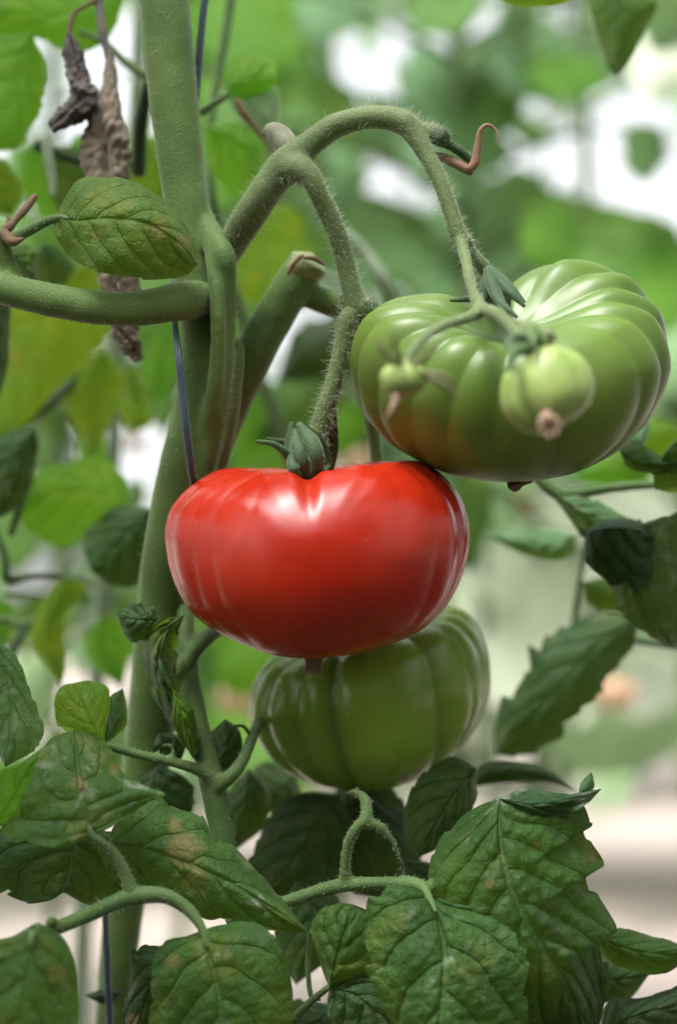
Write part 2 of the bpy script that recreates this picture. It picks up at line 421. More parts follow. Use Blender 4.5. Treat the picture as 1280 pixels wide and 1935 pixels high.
# ============================================================ MAIN PLANT
base = P(215, 1935, .665); plant = empty('tomato_plant', (base[0], base[1], 0),
    'sharp hairy tomato plant whose thick stem and arched stalk carry the big fruits', 'tomato plant')
ks = []
main = [(300, -160, .625, 47), (304, -60, .624, 47), (312, 20, .622, 48), (324, 150, .621, 48), (341, 300, .620, 44), (358, 420, .619, 43), (374, 540, .619, 42),
        (385, 640, .620, 42), (384, 720, .622, 46), (372, 800, .625, 50), (352, 880, .628, 51), (330, 970, .632, 48), (314, 1060, .636, 47),
        (304, 1150, .640, 46), (298, 1230, .643, 47), (290, 1320, .648, 47), (279, 1420, .653, 45), (262, 1540, .657, 42), (240, 1680, .661, 38), (222, 1830, .664, 36), (212, 2000, .668, 36)]
W = np.array([list(P(a, b, d)) + [r * d / SPX] for a, b, d, r in main])
tail = W[-1].copy(); extra = []
for z in (.30, .15, -.03):
    if z < tail[2]: extra.append([tail[0] - (tail[2] - z) * .06, tail[1] + .004, z, tail[3] * 1.05])
W = np.vstack([W, extra])
parts = [tube_world(W, n=150, sides=32, lump=.02, keep=ks)]
# ridges running down from the forks, fused into the stem
parts.append(tube_geo([(396, 400, .618, 6), (408, 446, .611, 16), (424, 484, .606, 22), (428, 530, .608, 20), (427, 620, .611, 19), (422, 700, .613, 20), (408, 790, .617, 22), (388, 880, .622, 22), (360, 980, .628, 20)], sides=20, keep=ks))
parts.append(tube_geo([(384, 380, .620, 9), (396, 450, .611, 14), (410, 560, .604, 15), (412, 660, .606, 15), (402, 760, .612, 17), (384, 850, .622, 19), (370, 900, .632, 16)], sides=16))
parts.append(tube_geo([(446, 640, .622, 8), (446, 664, .619, 18), (442, 720, .619, 18), (432, 790, .622, 20), (412, 880, .628, 20)], sides=16))
v, f = join(parts)
stem = mk('main_stem', v, f, M['stem'], plant); remesh(stem, .0011, 7)
hairs('hairs', ks, 4200, .0003, .0030, stem, M['hair'], rad=.00004)

# pruned side shoot with a cut end
ks2 = []
parts = [tube_geo([(392, 930, .640, 24), (412, 850, .637, 27), (440, 760, .634, 36), (474, 680, .632, 39), (510, 612, .631, 38), (548, 550, .630, 38), (578, 503, .630, 37)], sides=24, keep=ks2),
         tube_geo([(560, 548, .632, 22), (600, 566, .633, 24), (640, 580, .635, 23), (690, 600, .638, 20), (760, 640, .642, 16), (850, 720, .648, 14)], sides=18, keep=ks2)]
v, f = join(parts); sh = mk('pruned_shoot', v, f, M['stem'], plant); remesh(sh, .0010, 4)
hairs('hairs', ks2, 900, .0004, .0018, sh, M['hair'])
v, f = tube_geo([(566, 520, .629, 33), (580, 497, .6285, 37), (584, 490, .6283, 32)], sides=26, lump=.2)
mk('cut_end', v, f, M['cut'], plant)
v, f = join([tube_geo([(544, 520, .620, 3), (554, 500, .619, 5), (568, 486, .619, 4), (574, 482, .62, 2)], sides=8, lump=.4), tube_geo([(574, 488, .619, 3), (594, 489, .617, 4.5), (612, 500, .619, 3)], sides=8, lump=.4)])
mk('cut_rim', v, f, M['red_dry'], plant)

# left petiole
ks3 = []
parts = [tube_geo([(392, 562, .620, 26), (366, 566, .608, 36), (320, 574, .598, 36), (250, 584, .596, 33), (170, 580, .596, 32), (90, 566, .597, 32), (0, 545, .600, 30), (-90, 520, .604, 30)], sides=26, keep=ks3),
         tube_geo([(40, 560, .604, 18), (14, 500, .604, 17), (2, 450, .602, 17), (8, 436, .602, 15)], sides=16, keep=ks3)]
v, f = join(parts); pet = mk('petiole', v, f, M['stem'], plant); remesh(pet, .0010, 4)
hairs('hairs', ks3, 1500, .0003, .0014, pet, M['hair'])
# truss stalk
ks4 = []
tr_main = [(424, 530, .632, 14), (430, 484, .622, 24), (458, 430, .607, 30), (496, 372, .599, 31), (530, 322, .597, 32), (556, 298, .596, 31), (588, 272, .595, 25), (632, 240, .594, 24), (686, 224, .593, 22), (736, 224, .592, 23), (768, 234, .591, 25)]
parts = [tube_geo(tr_main, sides=24, keep=ks4),
         tube_geo([(762, 232, .592, 20), (792, 244, .592, 15), (818, 252, .592, 17), (834, 262, .592, 17)], sides=18, keep=ks4),
         tube_geo([(764, 230, .591, 24), (784, 256, .590, 20), (808, 296, .588, 17), (832, 342, .586, 16), (850, 392, .585, 16), (864, 436, .584, 17), (880, 464, .584, 19)], sides=18, keep=ks4),
         tube_geo([(872, 450, .584, 15), (892, 482, .586, 14), (914, 506, .588, 15), (928, 530, .590, 17)], sides=16, keep=ks4),
         tube_geo([(870, 450, .583, 12), (880, 490, .576, 11), (890, 536, .566, 11), (904, 582, .556, 11)], sides=14, keep=ks4),
         tube_geo([(540, 326, .597, 26), (566, 322, .592, 27), (588, 336, .590, 22), (602, 366, .590, 19), (620, 400, .592, 20), (640, 450, .594, 19), (654, 500, .596, 19), (664, 545, .597, 20), (676, 578, .598, 24), (690, 584, .598, 20)], sides=20, keep=ks4),
         tube_geo([(552, 316, .594, 30), (572, 322, .591, 27)], sides=18)]
v, f = join(parts); truss = mk('truss_stalk', v, f, M['truss'], plant); remesh(truss, .00085, 7)
hairs('hairs', ks4, 4200, .0003, .0044, truss, M['hair'], rad=.000035)
hairs('fuzz', ks4, 9000, .0002, .0006, truss, M['hair'], rad=.00003)
# knuckles and pedicels
ks5 = []
v, f = join([tube_geo([(650, 560, .600, 14), (676, 586, .599, 25), (700, 582, .600, 16), (716, 578, .602, 7)], sides=18, lump=.12, keep=ks5)])
k = mk('stalk_knuckle', v, f, M['knuckle'], plant); hairs('hairs', ks5, 350, .0005, .003, k, M['hair'])
ks5 = []
v, f = join([tube_geo([(674, 586, .598, 20), (656, 604, .597, 18), (646, 650, .597, 15), (634, 710, .598, 16), (620, 760, .599, 18), (606, 806, .600, 20), (592, 850, .600, 20), (584, 892, .602, 18)], sides=18, keep=ks5)])
pd = mk('pedicel', v, f, M['truss'], plant); remesh(pd, .0009, 2); hairs('hairs', ks5, 1700, .0004, .0042, pd, M['hair'])
stalk('dark_sepal_stalk', plant, [(628, 770, .602, 7), (630, 810, .604, 9), (630, 850, .606, 10), (622, 892, .608, 8)], 'stem_dark', hair=60)
ks5 = []
v, f = join([tube_geo([(806, 244, .592, 12), (832, 262, .5915, 19), (846, 268, .5915, 12)], sides=16, lump=.25, keep=ks5), tube_geo([(836, 270, .592, 8), (862, 282, .593, 8.5), (890, 304, .594, 8)], sides=12, keep=ks5)])
k = mk('stalk_stub', v, f, M['stem_dark'], plant); hairs('hairs', ks5, 260, .0005, .0022, k, M['hair'])
stalk('dried_stub', plant, [(780, 276, .596, 3), (812, 290, .595, 7), (846, 302, .594, 9), (884, 322, .593, 9), (892, 330, .593, 5)], 'red_dry', lump=.15)
stalk('dried_petal', plant, [(888, 322, .592, 8), (898, 306, .5915, 9), (904, 272, .591, 7), (908, 248, .5905, 4.5), (922, 237, .590, 3.5), (937, 246, .590, 3), (942, 262, .590, 2.6), (941, 276, .590, 1)], 'red_dry', sides=8, lump=.25)
v, f = tube_geo([(552, 294, .602, 22), (540, 272, .604, 24), (520, 254, .606, 22), (503, 248, .607, 14)], sides=18, lump=.12)
mk('swollen_stub', v, f, stem_mat('stub_grey', (.18, .19, .12), (.26, .24, .19), .6, brown=.25), plant)
# thin forked stalk in front of the green fruit
ks6 = []
parts = [tube_geo([(902, 560, .560, 11), (906, 588, .553, 13), (880, 602, .545, 11), (836, 616, .530, 10), (800, 640, .517, 10), (776, 670, .507, 10), (766, 700, .503, 9)], sides=14, keep=ks6),
         tube_geo([(904, 584, .554, 12), (934, 590, .542, 12), (962, 612, .530, 12), (986, 640, .520, 13), (1014, 662, .513, 11), (1036, 676, .510, 10)], sides=14, keep=ks6)]
v, f = join(parts); fk = mk('forked_stalk', v, f, M['truss'], plant); remesh(fk, .0008, 2)
hairs('hairs', ks6, 500, .0004, .0016, fk, M['hair'])

# ============================================================ TOMATOES
def tomato(name, label, group, cx, cy, D, outline, tilt, roll, ribs, mat, depth_px, squash, pit=(.30, .38), nphi=300, nth=170,
           bpit=.06, fine=(0, 0), rib_bot=.25, blush=None, spin=0.0, ztop=0.0):
    """ribs: (azimuth from the front in deg, width deg, depth, reach) creases running pole to pole."""
    pc = P(cx, cy, D); root = empty(name, pc, label, 'tomato', group)
    ph = np.linspace(0, 2 * np.pi, nphi, endpoint=False); th = np.linspace(0, np.pi, nth)
    TH, PH = np.meshgrid(th, ph, indexing='ij')
    st = np.sin(TH); ct = np.cos(TH)
    groove = np.zeros_like(TH)
    top = 1 / (1 + np.exp((TH - 1.5) * 2.2))
    for az, wd, dp, reach in ribs:
        d = (PH - math.radians(az) - .04 * np.sin(TH * 2 + az) + np.pi) % (2 * np.pi) - np.pi
        fall = np.clip(1 - smooth(TH, reach * np.pi * .75, reach * np.pi * 1.1), rib_bot, 1)
        groove += dp * np.exp(-np.abs(d / math.radians(wd)) ** 1.25) * fall * smooth(TH, .05, .75)
    lob = 1 - groove * np.clip(st * 1.6, 0, 1) ** .6
    lob *= 1 + .012 * np.sin(PH * 3 + 1) * st + .010 * np.sin(PH * 5 + 2.3) * st
    rr = np.abs(st) ** .82 * lob
    z = squash * (np.sign(ct) * np.abs(ct) ** .9) - pit[0] * np.exp(-(TH / pit[1]) ** 2) * (1 + 1.2 * groove) + bpit * np.exp(-((np.pi - TH) / .3) ** 2)
    z += ztop * np.sin(PH * 2 + .6) * st * top - .9 * groove * top * np.exp(-((TH - .55) / .5) ** 2)
    x = rr * np.sin(PH); y = -rr * np.cos(PH)           # phi=0 faces the camera (-y = toward it)
    # camera space: X right, Y up, Z toward camera
    X = x; Y = z; Z = -y * depth_px
    ta, ro = math.radians(tilt), math.radians(roll)
    Y, Z = Y * math.cos(ta) - Z * math.sin(ta), Y * math.sin(ta) + Z * math.cos(ta)
    X, Y = X * math.cos(ro) + Y * math.sin(ro), -X * math.sin(ro) + Y * math.cos(ro)
    # silhouette fit
    def prof(px, py):
        a = np.arctan2(py, px); r = np.hypot(px, py); b = np.zeros(360)
        i = ((a + np.pi) / (2 * np.pi) * 360).astype(int) % 360
        np.maximum.at(b, i.ravel(), r.ravel())
        idx = np.arange(360); ok = b > 0
        return np.interp(idx, idx[ok], b[ok], period=360)
    o = catmull(list(outline) + [outline[0]], 900) - [cx, cy]
    tgt = prof(o[:, 0], -o[:, 1]); mod = prof(X, Y)
    ksz = 5; ker = np.hanning(2 * ksz + 1); ker /= ker.sum()
    sm = lambda a: np.convolve(np.concatenate([a[-ksz:], a, a[:ksz]]), ker, 'valid')
    ratio = sm(tgt) / sm(mod); k0 = ratio.mean()
    A = (np.arctan2(Y, X) + np.pi) / (2 * np.pi) * 360; R = np.hypot(X, Y)
    ra = np.interp(A % 360, np.arange(361), np.append(ratio, ratio[0])); ma = np.interp(A % 360, np.arange(361), np.append(mod, mod[0]))
    wgt = smooth(R / ma, .15, 1.0); kk = k0 * (1 - wgt) + ra * wgt
    X, Y, Z = X * kk, Y * kk, Z * k0
    sc = D / SPX
    V = pc + X[..., None] * sc * RT + Y[..., None] * sc * UP - Z[..., None] * sc * FW
    V = V.reshape(-1, 3)
    faces = []
    for i in range(nth - 1):
        for j in range(nphi):
            j2 = (j + 1) % nphi
            faces.append((i * nphi + j, (i + 1) * nphi + j, (i + 1) * nphi + j2, i * nphi + j2))
    sxp = cx + X.ravel(); syp = cy - Y.ravel()
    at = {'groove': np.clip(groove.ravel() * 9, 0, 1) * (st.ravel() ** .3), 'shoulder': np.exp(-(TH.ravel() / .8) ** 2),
          'blush': blush(sxp, syp, TH.ravel(), PH.ravel(), groove.ravel()) if blush else np.zeros(V.shape[0])}
    sk = mk('skin', V, faces, M[mat], root, attrs=at)
    return root, V.reshape(nth, nphi, 3)

red_outline = [(312, 1012), (318, 975), (336, 945), (366, 915), (404, 893), (450, 884), (520, 883), (556, 889), (580, 899), (606, 887), (645, 878), (700, 871), (752, 867), (800, 876), (842, 903), (872, 942), (886, 990), (885, 1040),
               (872, 1090), (850, 1135), (822, 1168), (782, 1198), (730, 1218), (670, 1231), (600, 1237), (530, 1234), (470, 1219), (415, 1195), (372, 1166), (342, 1125), (322, 1075)]
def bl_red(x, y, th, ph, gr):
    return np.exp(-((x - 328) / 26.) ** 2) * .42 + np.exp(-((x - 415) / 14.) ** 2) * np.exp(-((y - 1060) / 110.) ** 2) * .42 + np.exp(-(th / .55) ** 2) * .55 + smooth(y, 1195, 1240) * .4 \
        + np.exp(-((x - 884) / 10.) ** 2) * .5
red, RV = tomato('tomato', 'ripe red ribbed tomato in the middle, under the stalk', 'tomatoes hanging on the sharp plant', 600, 1052, .600, red_outline, 3, 1.5,
    [(-74, 8, .040, .95), (-58, 7, .026, .95), (-42, 8, .040, .9), (-27, 9, .016, .75), (-5, 13, .028, .42), (32, 10, .018, .45), (52, 8, .025, .9), (66, 6, .03, .9), (80, 7, .03, .8),
     (100, 9, .05, .8), (125, 8, .05, .8), (150, 8, .05, .8), (180, 8, .06, .8), (205, 8, .05, .8), (232, 8, .05, .8), (262, 7, .05, .9)],
    'red', .82, .66, pit=(.30, .30), blush=bl_red, rib_bot=.12)

ga_outline = [(661, 690), (664, 655), (676, 622), (698, 592), (732, 571), (775, 560), (830, 556), (880, 562), (925, 572), (955, 560), (968, 536), (1000, 511), (1045, 493), (1095, 488), (1150, 500), (1200, 532),
              (1236, 575), (1256, 625), (1261, 680), (1252, 735), (1230, 785), (1196, 826), (1150, 862), (1095, 890), (1030, 906), (955, 912), (890, 905), (830, 890), (775, 862), (728, 828), (690, 785), (668, 735)]
def bl_ga(x, y, th, ph, gr):
    return np.exp(-(((x - 770) / 120.) ** 2 + ((y - 850) / 75.) ** 2)) * 0.30 + smooth(y, 870, 910) * .08
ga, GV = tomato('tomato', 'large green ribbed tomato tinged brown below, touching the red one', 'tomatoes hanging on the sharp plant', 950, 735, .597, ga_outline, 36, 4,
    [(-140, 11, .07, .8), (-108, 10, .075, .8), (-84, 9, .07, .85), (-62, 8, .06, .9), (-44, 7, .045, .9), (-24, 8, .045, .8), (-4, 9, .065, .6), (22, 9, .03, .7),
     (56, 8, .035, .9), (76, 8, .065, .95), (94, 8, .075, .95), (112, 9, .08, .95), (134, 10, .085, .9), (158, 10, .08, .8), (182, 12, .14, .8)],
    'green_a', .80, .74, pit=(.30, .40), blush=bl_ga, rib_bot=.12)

gb_outline = [(469, 1352), (473, 1310), (488, 1272), (512, 1245), (550, 1222), (610, 1190), (700, 1160), (780, 1146), (835, 1142), (872, 1150), (900, 1176), (918, 1214), (927, 1262), (924, 1310), (908, 1355), (880, 1400),
              (845, 1436), (800, 1462), (750, 1478), (690, 1484), (620, 1483), (570, 1470), (525, 1443), (494, 1412), (477, 1384)]
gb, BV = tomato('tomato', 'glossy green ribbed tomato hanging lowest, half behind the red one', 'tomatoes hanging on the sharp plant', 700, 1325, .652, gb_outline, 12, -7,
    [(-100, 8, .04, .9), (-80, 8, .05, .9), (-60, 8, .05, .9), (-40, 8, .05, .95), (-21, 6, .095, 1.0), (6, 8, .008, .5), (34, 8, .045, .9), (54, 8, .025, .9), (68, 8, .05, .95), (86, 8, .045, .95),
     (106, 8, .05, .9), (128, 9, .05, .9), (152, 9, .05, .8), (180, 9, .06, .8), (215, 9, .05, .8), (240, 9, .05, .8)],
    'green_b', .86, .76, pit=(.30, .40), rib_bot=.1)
gc_outline = [(946, 742), (952, 712), (972, 694), (990, 686), (1004, 668), (1032, 656), (1066, 658), (1096, 672), (1114, 696), (1121, 730), (1114, 762), (1092, 788), (1062, 806), (1030, 818), (996, 818), (968, 800), (950, 774)]
gc, _ = tomato('tomato', 'small pale green lobed tomato hanging in front of the large green one', 'tomatoes hanging on the sharp plant', 1034, 738, .504, gc_outline, -12, -12,
    [(-48, 14, .17, 1.0), (-75, 10, .08, .9), (40, 12, .06, .9), (8, 16, .03, .6), (100, 10, .08, .9), (150, 10, .08, .9), (210, 10, .08, .9)],
    'green_c', .9, .86, pit=(.12, .4), nphi=140, nth=90)
gd_outline = [(718, 716), (722, 700), (740, 692), (765, 689), (792, 693), (806, 704), (808, 722), (800, 738), (780, 747), (752, 748), (730, 740)]
gd, _ = tomato('tomato', 'tiny pale yellow-green tomato with a long dry tip before the large green one', 'tomatoes hanging on the sharp plant', 764, 719, .496, gd_outline, -10, 0,
    [(-30, 12, .05, .9), (35, 12, .05, .9), (100, 12, .05, .9), (170, 12, .05, .9), (240, 12, .05, .9)], 'green_c', .95, .7, pit=(.08, .4), nphi=90, nth=60)

def sepal(parent, pts, wd, mat='sepal', cup=.35, n=34, roll=0.0, hair=40):
    """pts rows px,py,depth; wd widths px"""
    Pw = catmull([P(*p) for p in pts], n); S = np.linspace(0, 1, n)
    w_ = np.interp(S, np.linspace(0, 1, len(wd)), wd) * pts[0][2] / SPX
    T, N_, B = frames(Pw); v = []; uv = []
    for i in range(n):
        side = np.cross(T[i], FW); side /= np.linalg.norm(side) + 1e-9
        nn_ = np.cross(side, T[i]); side = side * math.cos(roll) + nn_ * math.sin(roll); nn_ = np.cross(side, T[i])
        for k in range(-4, 5):
            t = k / 4
            q = Pw[i] + side * w_[i] * .5 * t + nn_ * (cup * w_[i] * (t * t - .35) + .05 * w_[i] * (k == 0))
            v.append(q); uv.append((t * .5 + .5, S[i]))
    f = [(i * 9 + k, i * 9 + k + 1, (i + 1) * 9 + k + 1, (i + 1) * 9 + k) for i in range(n - 1) for k in range(8)]
    o = mk('sepal', v, f, M[mat], parent, uv)
    m = o.modifiers.new('thick', 'SOLIDIFY'); m.thickness = .0007; m.offset = 0
    if hair:
        ks = [(Pw[i], w_[i] * .5, T[i], np.cross(T[i], FW), FW * .2) for i in range(n)]
        hairs('hairs', ks, hair, .0003, .0012, o, M['hair'], rad=.00003)
    return o
# red fruit calyx: an upright, half closed bud of sepals
cal = mk('calyx', *tube_geo([(584, 903, .596, 16), (586, 885, .598, 30), (586, 868, .599, 16)], sides=16), M['sepal'], red)
sepal(cal, [(578, 904, .583), (570, 874, .579), (562, 842, .580), (558, 812, .586)], (12, 25, 25, 4), hair=140)
sepal(cal, [(596, 902, .583), (600, 872, .578), (590, 838, .578), (564, 800, .585)], (12, 27, 29, 8), hair=140)
sepal(cal, [(612, 890, .588), (622, 874, .589), (606, 832, .588), (572, 800, .588)], (10, 16, 14, 5), 'stem_dark', roll=.9)
sepal(cal, [(560, 896, .588), (550, 870, .586), (548, 838, .588), (552, 798, .590)], (12, 22, 22, 6), 'stem_dark', roll=.4)
sepal(cal, [(556, 892, .586), (544, 862, .582), (518, 840, .580), (484, 834, .580)], (10, 14, 9, 3), roll=.2)
sepal(cal, [(552, 850, .594), (540, 836, .594), (524, 833, .594), (504, 829, .594)], (8, 9, 6, 3), 'stem_dark')
sepal(cal, [(600, 900, .600), (606, 870, .604), (600, 836, .606), (586, 812, .606)], (14, 34, 30, 6), 'stem_dark')
sepal(cal, [(566, 902, .580), (556, 886, .578), (552, 868, .58), (556, 850, .583)], (8, 20, 16, 5))
# upper green calyx: sepals pressed over the stalk end
cg = mk('calyx', *tube_geo([(930, 520, .588, 14), (940, 552, .585, 26), (946, 582, .582, 20)], sides=16), M['sepal'], ga)
sepal(cg, [(922, 505, .583), (946, 530, .574), (966, 552, .568), (992, 580, .566)], (12, 24, 20, 3))
sepal(cg, [(924, 512, .584), (938, 548, .571), (950, 574, .564), (978, 600, .561)], (10, 20, 15, 3))
sepal(cg, [(920, 508, .582), (932, 540, .572), (942, 566, .566), (956, 594, .562)], (10, 24, 20, 3))
sepal(cg, [(918, 520, .582), (914, 548, .574), (906, 568, .568), (900, 586, .566)], (10, 22, 18, 5), 'stem_dark')
sepal(cg, [(926, 500, .586), (952, 524, .582), (972, 546, .578), (992, 572, .576)], (8, 14, 10, 4), 'stem_dark', roll=.8)
sepal(cg, [(936, 560, .578), (910, 562, .576), (880, 566, .574), (850, 568, .574)], (14, 12, 8, 3))
# small green fruit: calyx hanging over its shoulder
cc = mk('calyx', *tube_geo([(1030, 650, .508, 9), (1036, 668, .506, 15), (1038, 684, .505, 8)], sides=14), M['sepal'], gc)
sepal(cc, [(1020, 668, .506), (992, 660, .498), (972, 668, .493), (962, 700, .490)], (14, 22, 20, 6), 'petiole', hair=15)
sepal(cc, [(1010, 664, .507), (984, 640, .505), (966, 650, .502), (970, 676, .498)], (12, 22, 20, 8), 'sepal', hair=15)
sepal(cc, [(1030, 664, .504), (1018, 640, .500), (1006, 622, .500), (1010, 650, .492)], (12, 20, 18, 5), 'petiole', hair=15)
sepal(cc, [(1040, 664, .504), (1040, 640, .502), (1036, 626, .503), (1052, 640, .52)], (10, 12, 10, 3), 'sepal_dry', hair=15)
ct_ = mk('calyx', *tube_geo([(766, 684, .500, 8), (766, 696, .498, 13), (765, 704, .497, 8)], sides=14), M['sepal_dry'], gd)
for pts in ([(756, 694, .495), (738, 678, .490), (722, 660, .487), (704, 644, .486)], [(762, 692, .494), (752, 672, .488), (746, 650, .485), (742, 628, .484)],
            [(776, 692, .494), (796, 680, .489), (810, 668, .487), (826, 654, .486)], [(796, 704, .492), (826, 708, .489), (850, 716, .489), (862, 742, .490)], [(798, 708, .493), (820, 720, .492), (842, 730, .493), (860, 752, .495)]):
    sepal(ct_, pts, (6, 9, 6, 2), 'sepal_dry', hair=8)
# blossom scars
def scar(parent, pts, mat='brown', wd=None):
    v, f = tube_geo(pts, sides=14, lump=.35)
    return mk('blossom_scar', v, f, M[mat], parent)
scar(red, [(594, 1222, .598, 14), (594, 1240, .597, 19), (592, 1256, .596, 14), (596, 1270, .596, 11)])
for a in range(6):
    x = 582 + a * 5; mk('scar_fibre', *tube_geo([(x - 2, 1238, .591, 5), (x - 1, 1256, .591, 4), (592 + (x - 594) * 1.1, 1275, .591, 1.5)], sides=6, lump=.3), M['brown'], red)
scar(ga, [(970, 900, .597, 20), (972, 912, .597, 18), (966, 919, .596, 8)])
mk('scar_fibre', *tube_geo([(1005, 908, .596, 6), (985, 915, .594, 7), (962, 921, .593, 3)], sides=8, lump=.5), M['brown'], ga)
scar(gc, [(1034, 784, .496, 13), (1038, 800, .487, 20), (1039, 804, .482, 17)], 'corky')
for a in range(8):
    an = a / 8 * 6.28; mk('scar_fibre', *tube_geo([(1038 + 11 * math.cos(an), 803 + 11 * math.sin(an), .485, 5), (1038 + 17 * math.cos(an), 804 + 17 * math.sin(an), .480, 5), (1038 + 20 * math.cos(an), 807 + 19 * math.sin(an), .477, 2)], sides=6, lump=.4), M['corky'], gc)
scar(gd, [(752, 744, .494, 9), (746, 758, .492, 7), (738, 776, .489, 3.5), (732, 790, .488, 2.5)], 'corky')
scar(gb, [(690, 1470, .650, 26), (688, 1486, .650, 20), (686, 1494, .650, 8)], 'brown')
# hidden pedicel of the lowest fruit
stalk('pedicel', plant, [(642, 586, .640, 14), (700, 780, .668, 14), (720, 1000, .672, 13), (706, 1120, .668, 13), (690, 1190, .660, 11)], 'truss')

# ============================================================ TWINE
def twine(pts, label):
    W = np.array([list(P(a, b, d)) + [r * d / SPX] for a, b, d, r in pts]); c = catmull(W, 60)
    v, f = tube_world(W, n=90, sides=12, lump=.04)
    return tag(mk('twine', v, f, M['twine']), label, 'twine', 'blue strings holding the plant up')
tw = [(412, -180, .636, 7), (398, -60, .634, 7), (385, 20, .632, 7), (376, 120, .630, 7), (371, 190, .630, 6), (366, 260, .640, 5), (352, 340, .656, 5), (338, 440, .655, 5), (330, 530, .640, 5),
      (330, 600, .612, 5), (336, 660, .592, 7), (344, 730, .590, 8), (352, 810, .590, 8), (361, 880, .594, 8), (368, 935, .602, 7), (374, 985, .612, 6)]
twine(tw, 'blue flat string tied along the main stem, running behind the red tomato')
twine([(196, 1660, .625, 6), (199, 1740, .622, 6), (203, 1830, .622, 7), (207, 1935, .623, 7), (211, 2100, .625, 7)], 'blue string on the shaded stem foot at the bottom')

# ============================================================ LEAVES OF THE MAIN PLANT
# leaf over the stem, upper left
L1 = leaf('leaf', plant, [(106, 412), (150, 418), (210, 414), (280, 424), (340, 462), (374, 500)],
     [(106, 412), (124, 372), (150, 340), (200, 334), (270, 352), (330, 400), (364, 450), (374, 500)],
     [(106, 412), (100, 430), (118, 470), (165, 505), (225, 522), (300, 528), (352, 520), (374, 500)],
     (.592, .586, .582, .580, .584, .592), el=.012, er=.004, mat='leaf_olive', serr=(5, .04), relief=.0012, spots=[(182, 446, 16), (300, 440, 22), (350, 455, 18)], ns=80, nh=18, nv=6)
stalk('leaf_stalk', plant, [(20, 452, .602, 10), (50, 438, .598, 11), (86, 420, .594, 9), (112, 412, .592, 7), (140, 415, .589, 3)], 'petiole', hair=120)
for pts in ([(-20, 450, .604, 9), (14, 432, .602, 10), (40, 404, .604, 8), (68, 370, .608, 5)], [(10, 440, .603, 7), (18, 420, .603, 8), (14, 408, .603, 3)], [(6, 440, .6, 12), (24, 456, .598, 10), (44, 452, .597, 4)]):
    stalk('dried_stub', plant, pts, 'brown', lump=.3)
# bottom left cluster
fc = dict(ns=90, nh=20)
leaf('leaf', plant, [(172, 1578), (160, 1530), (150, 1470), (140, 1378)],
     [(172, 1578), (120, 1600), (60, 1594), (3, 1572), (30, 1530), (62, 1460), (92, 1400), (140, 1378)],
     [(172, 1578), (215, 1560), (270, 1520), (312, 1500), (270, 1482), (228, 1456), (200, 1400), (140, 1378)],
     (.556, .556, .562, .575), el=(.0, -.008, -.004, .004), er=(.0, .004, .012, .006), mat='leaf', serr=(6, .05), relief=.0016, mildew=.15,
     mspots=[(110, 1450, 40), (200, 1450, 45), (270, 1505, 40), (150, 1500, 30)], spots=[(150, 1480, 22), (215, 1452, 14)], **fc)
leaf('leaf', plant, [(150, 1560), (140, 1610), (130, 1650), (120, 1686)],
     [(150, 1560), (60, 1560), (-10, 1590), (-20, 1650), (40, 1700), (90, 1702), (120, 1686)],
     [(150, 1560), (230, 1580), (252, 1640), (240, 1700), (205, 1712), (170, 1712), (120, 1686)],
     (.580, .582, .584, .582), el=.006, er=.010, mat='leaf_dark', serr=(6, .10), relief=.0016, **fc)  # dark leaf tone holds the shade cast by the leaf above
leaf('leaf', plant, [(205, 1590), (290, 1610), (400, 1650), (490, 1700), (582, 1760)],
     [(205, 1590), (222, 1552), (290, 1508), (330, 1530), (380, 1540), (404, 1578), (450, 1610), (505, 1665), (582, 1760)],
     [(205, 1590), (196, 1640), (260, 1692), (340, 1705), (392, 1738), (430, 1736), (480, 1752), (540, 1760), (582, 1760)],
     (.577, .574, .570, .568, .570), el=.010, er=.006, mat='leaf', serr=(8, .10), relief=.0016, spots=[(348, 1606, 46), (372, 1660, 26), (330, 1560, 20)], mspots=[(470, 1690, 40), (400, 1670, 30)], **fc)
leaf('leaf', plant, [(382, 1756), (396, 1810), (412, 1870), (430, 2040)],
     [(382, 1756), (352, 1768), (312, 1778), (290, 1820), (286, 1890), (300, 1960), (430, 2040)],
     [(382, 1756), (420, 1746), (470, 1742), (520, 1768), (546, 1840), (550, 1930), (430, 2040)],
     (.556, .553, .552, .556), el=.008, er=.008, mat='leaf', serr=(9, .05), relief=.0015, spots=[(330, 1812, 18)], mspots=[(395, 1800, 16), (430, 1910, 30)], **fc)
leaf('leaf', plant, [(330, 1795), (300, 1840), (275, 1890), (250, 1990)],
     [(330, 1795), (275, 1784), (252, 1800), (250, 1840), (238, 1890), (232, 1950), (250, 1990)],
     [(330, 1795), (330, 1830), (325, 1880), (315, 1930), (250, 1990)], (.572, .572, .574, .576), el=.005, er=.005, mat='leaf_deep', serr=(7, .16), spots=[(250, 1930, 20)])
leaf('leaf', plant, [(62, 1745), (60, 1800), (50, 1870), (30, 2040)],
     [(62, 1745), (20, 1770), (-50, 1800), (-80, 1880), (-60, 1960), (30, 2040)],
     [(62, 1745), (100, 1756), (132, 1790), (148, 1850), (140, 1960), (30, 2040)],
     (.530, .523, .520, .524), el=.008, er=.012, mat='leaf', serr=(0, 0), relief=.0014, spots=[(110, 1840, 26)], mildew=.35, mspots=[(60, 1810, 30)], **fc)
leaf('leaf', plant, [(20, 1560), (10, 1600), (0, 1650), (-20, 1700)], [(20, 1560), (-30, 1580), (-60, 1640), (-20, 1700)], [(20, 1560), (50, 1600), (40, 1660), (-20, 1700)], (.60, .60, .60, .6), mat='leaf_dark')
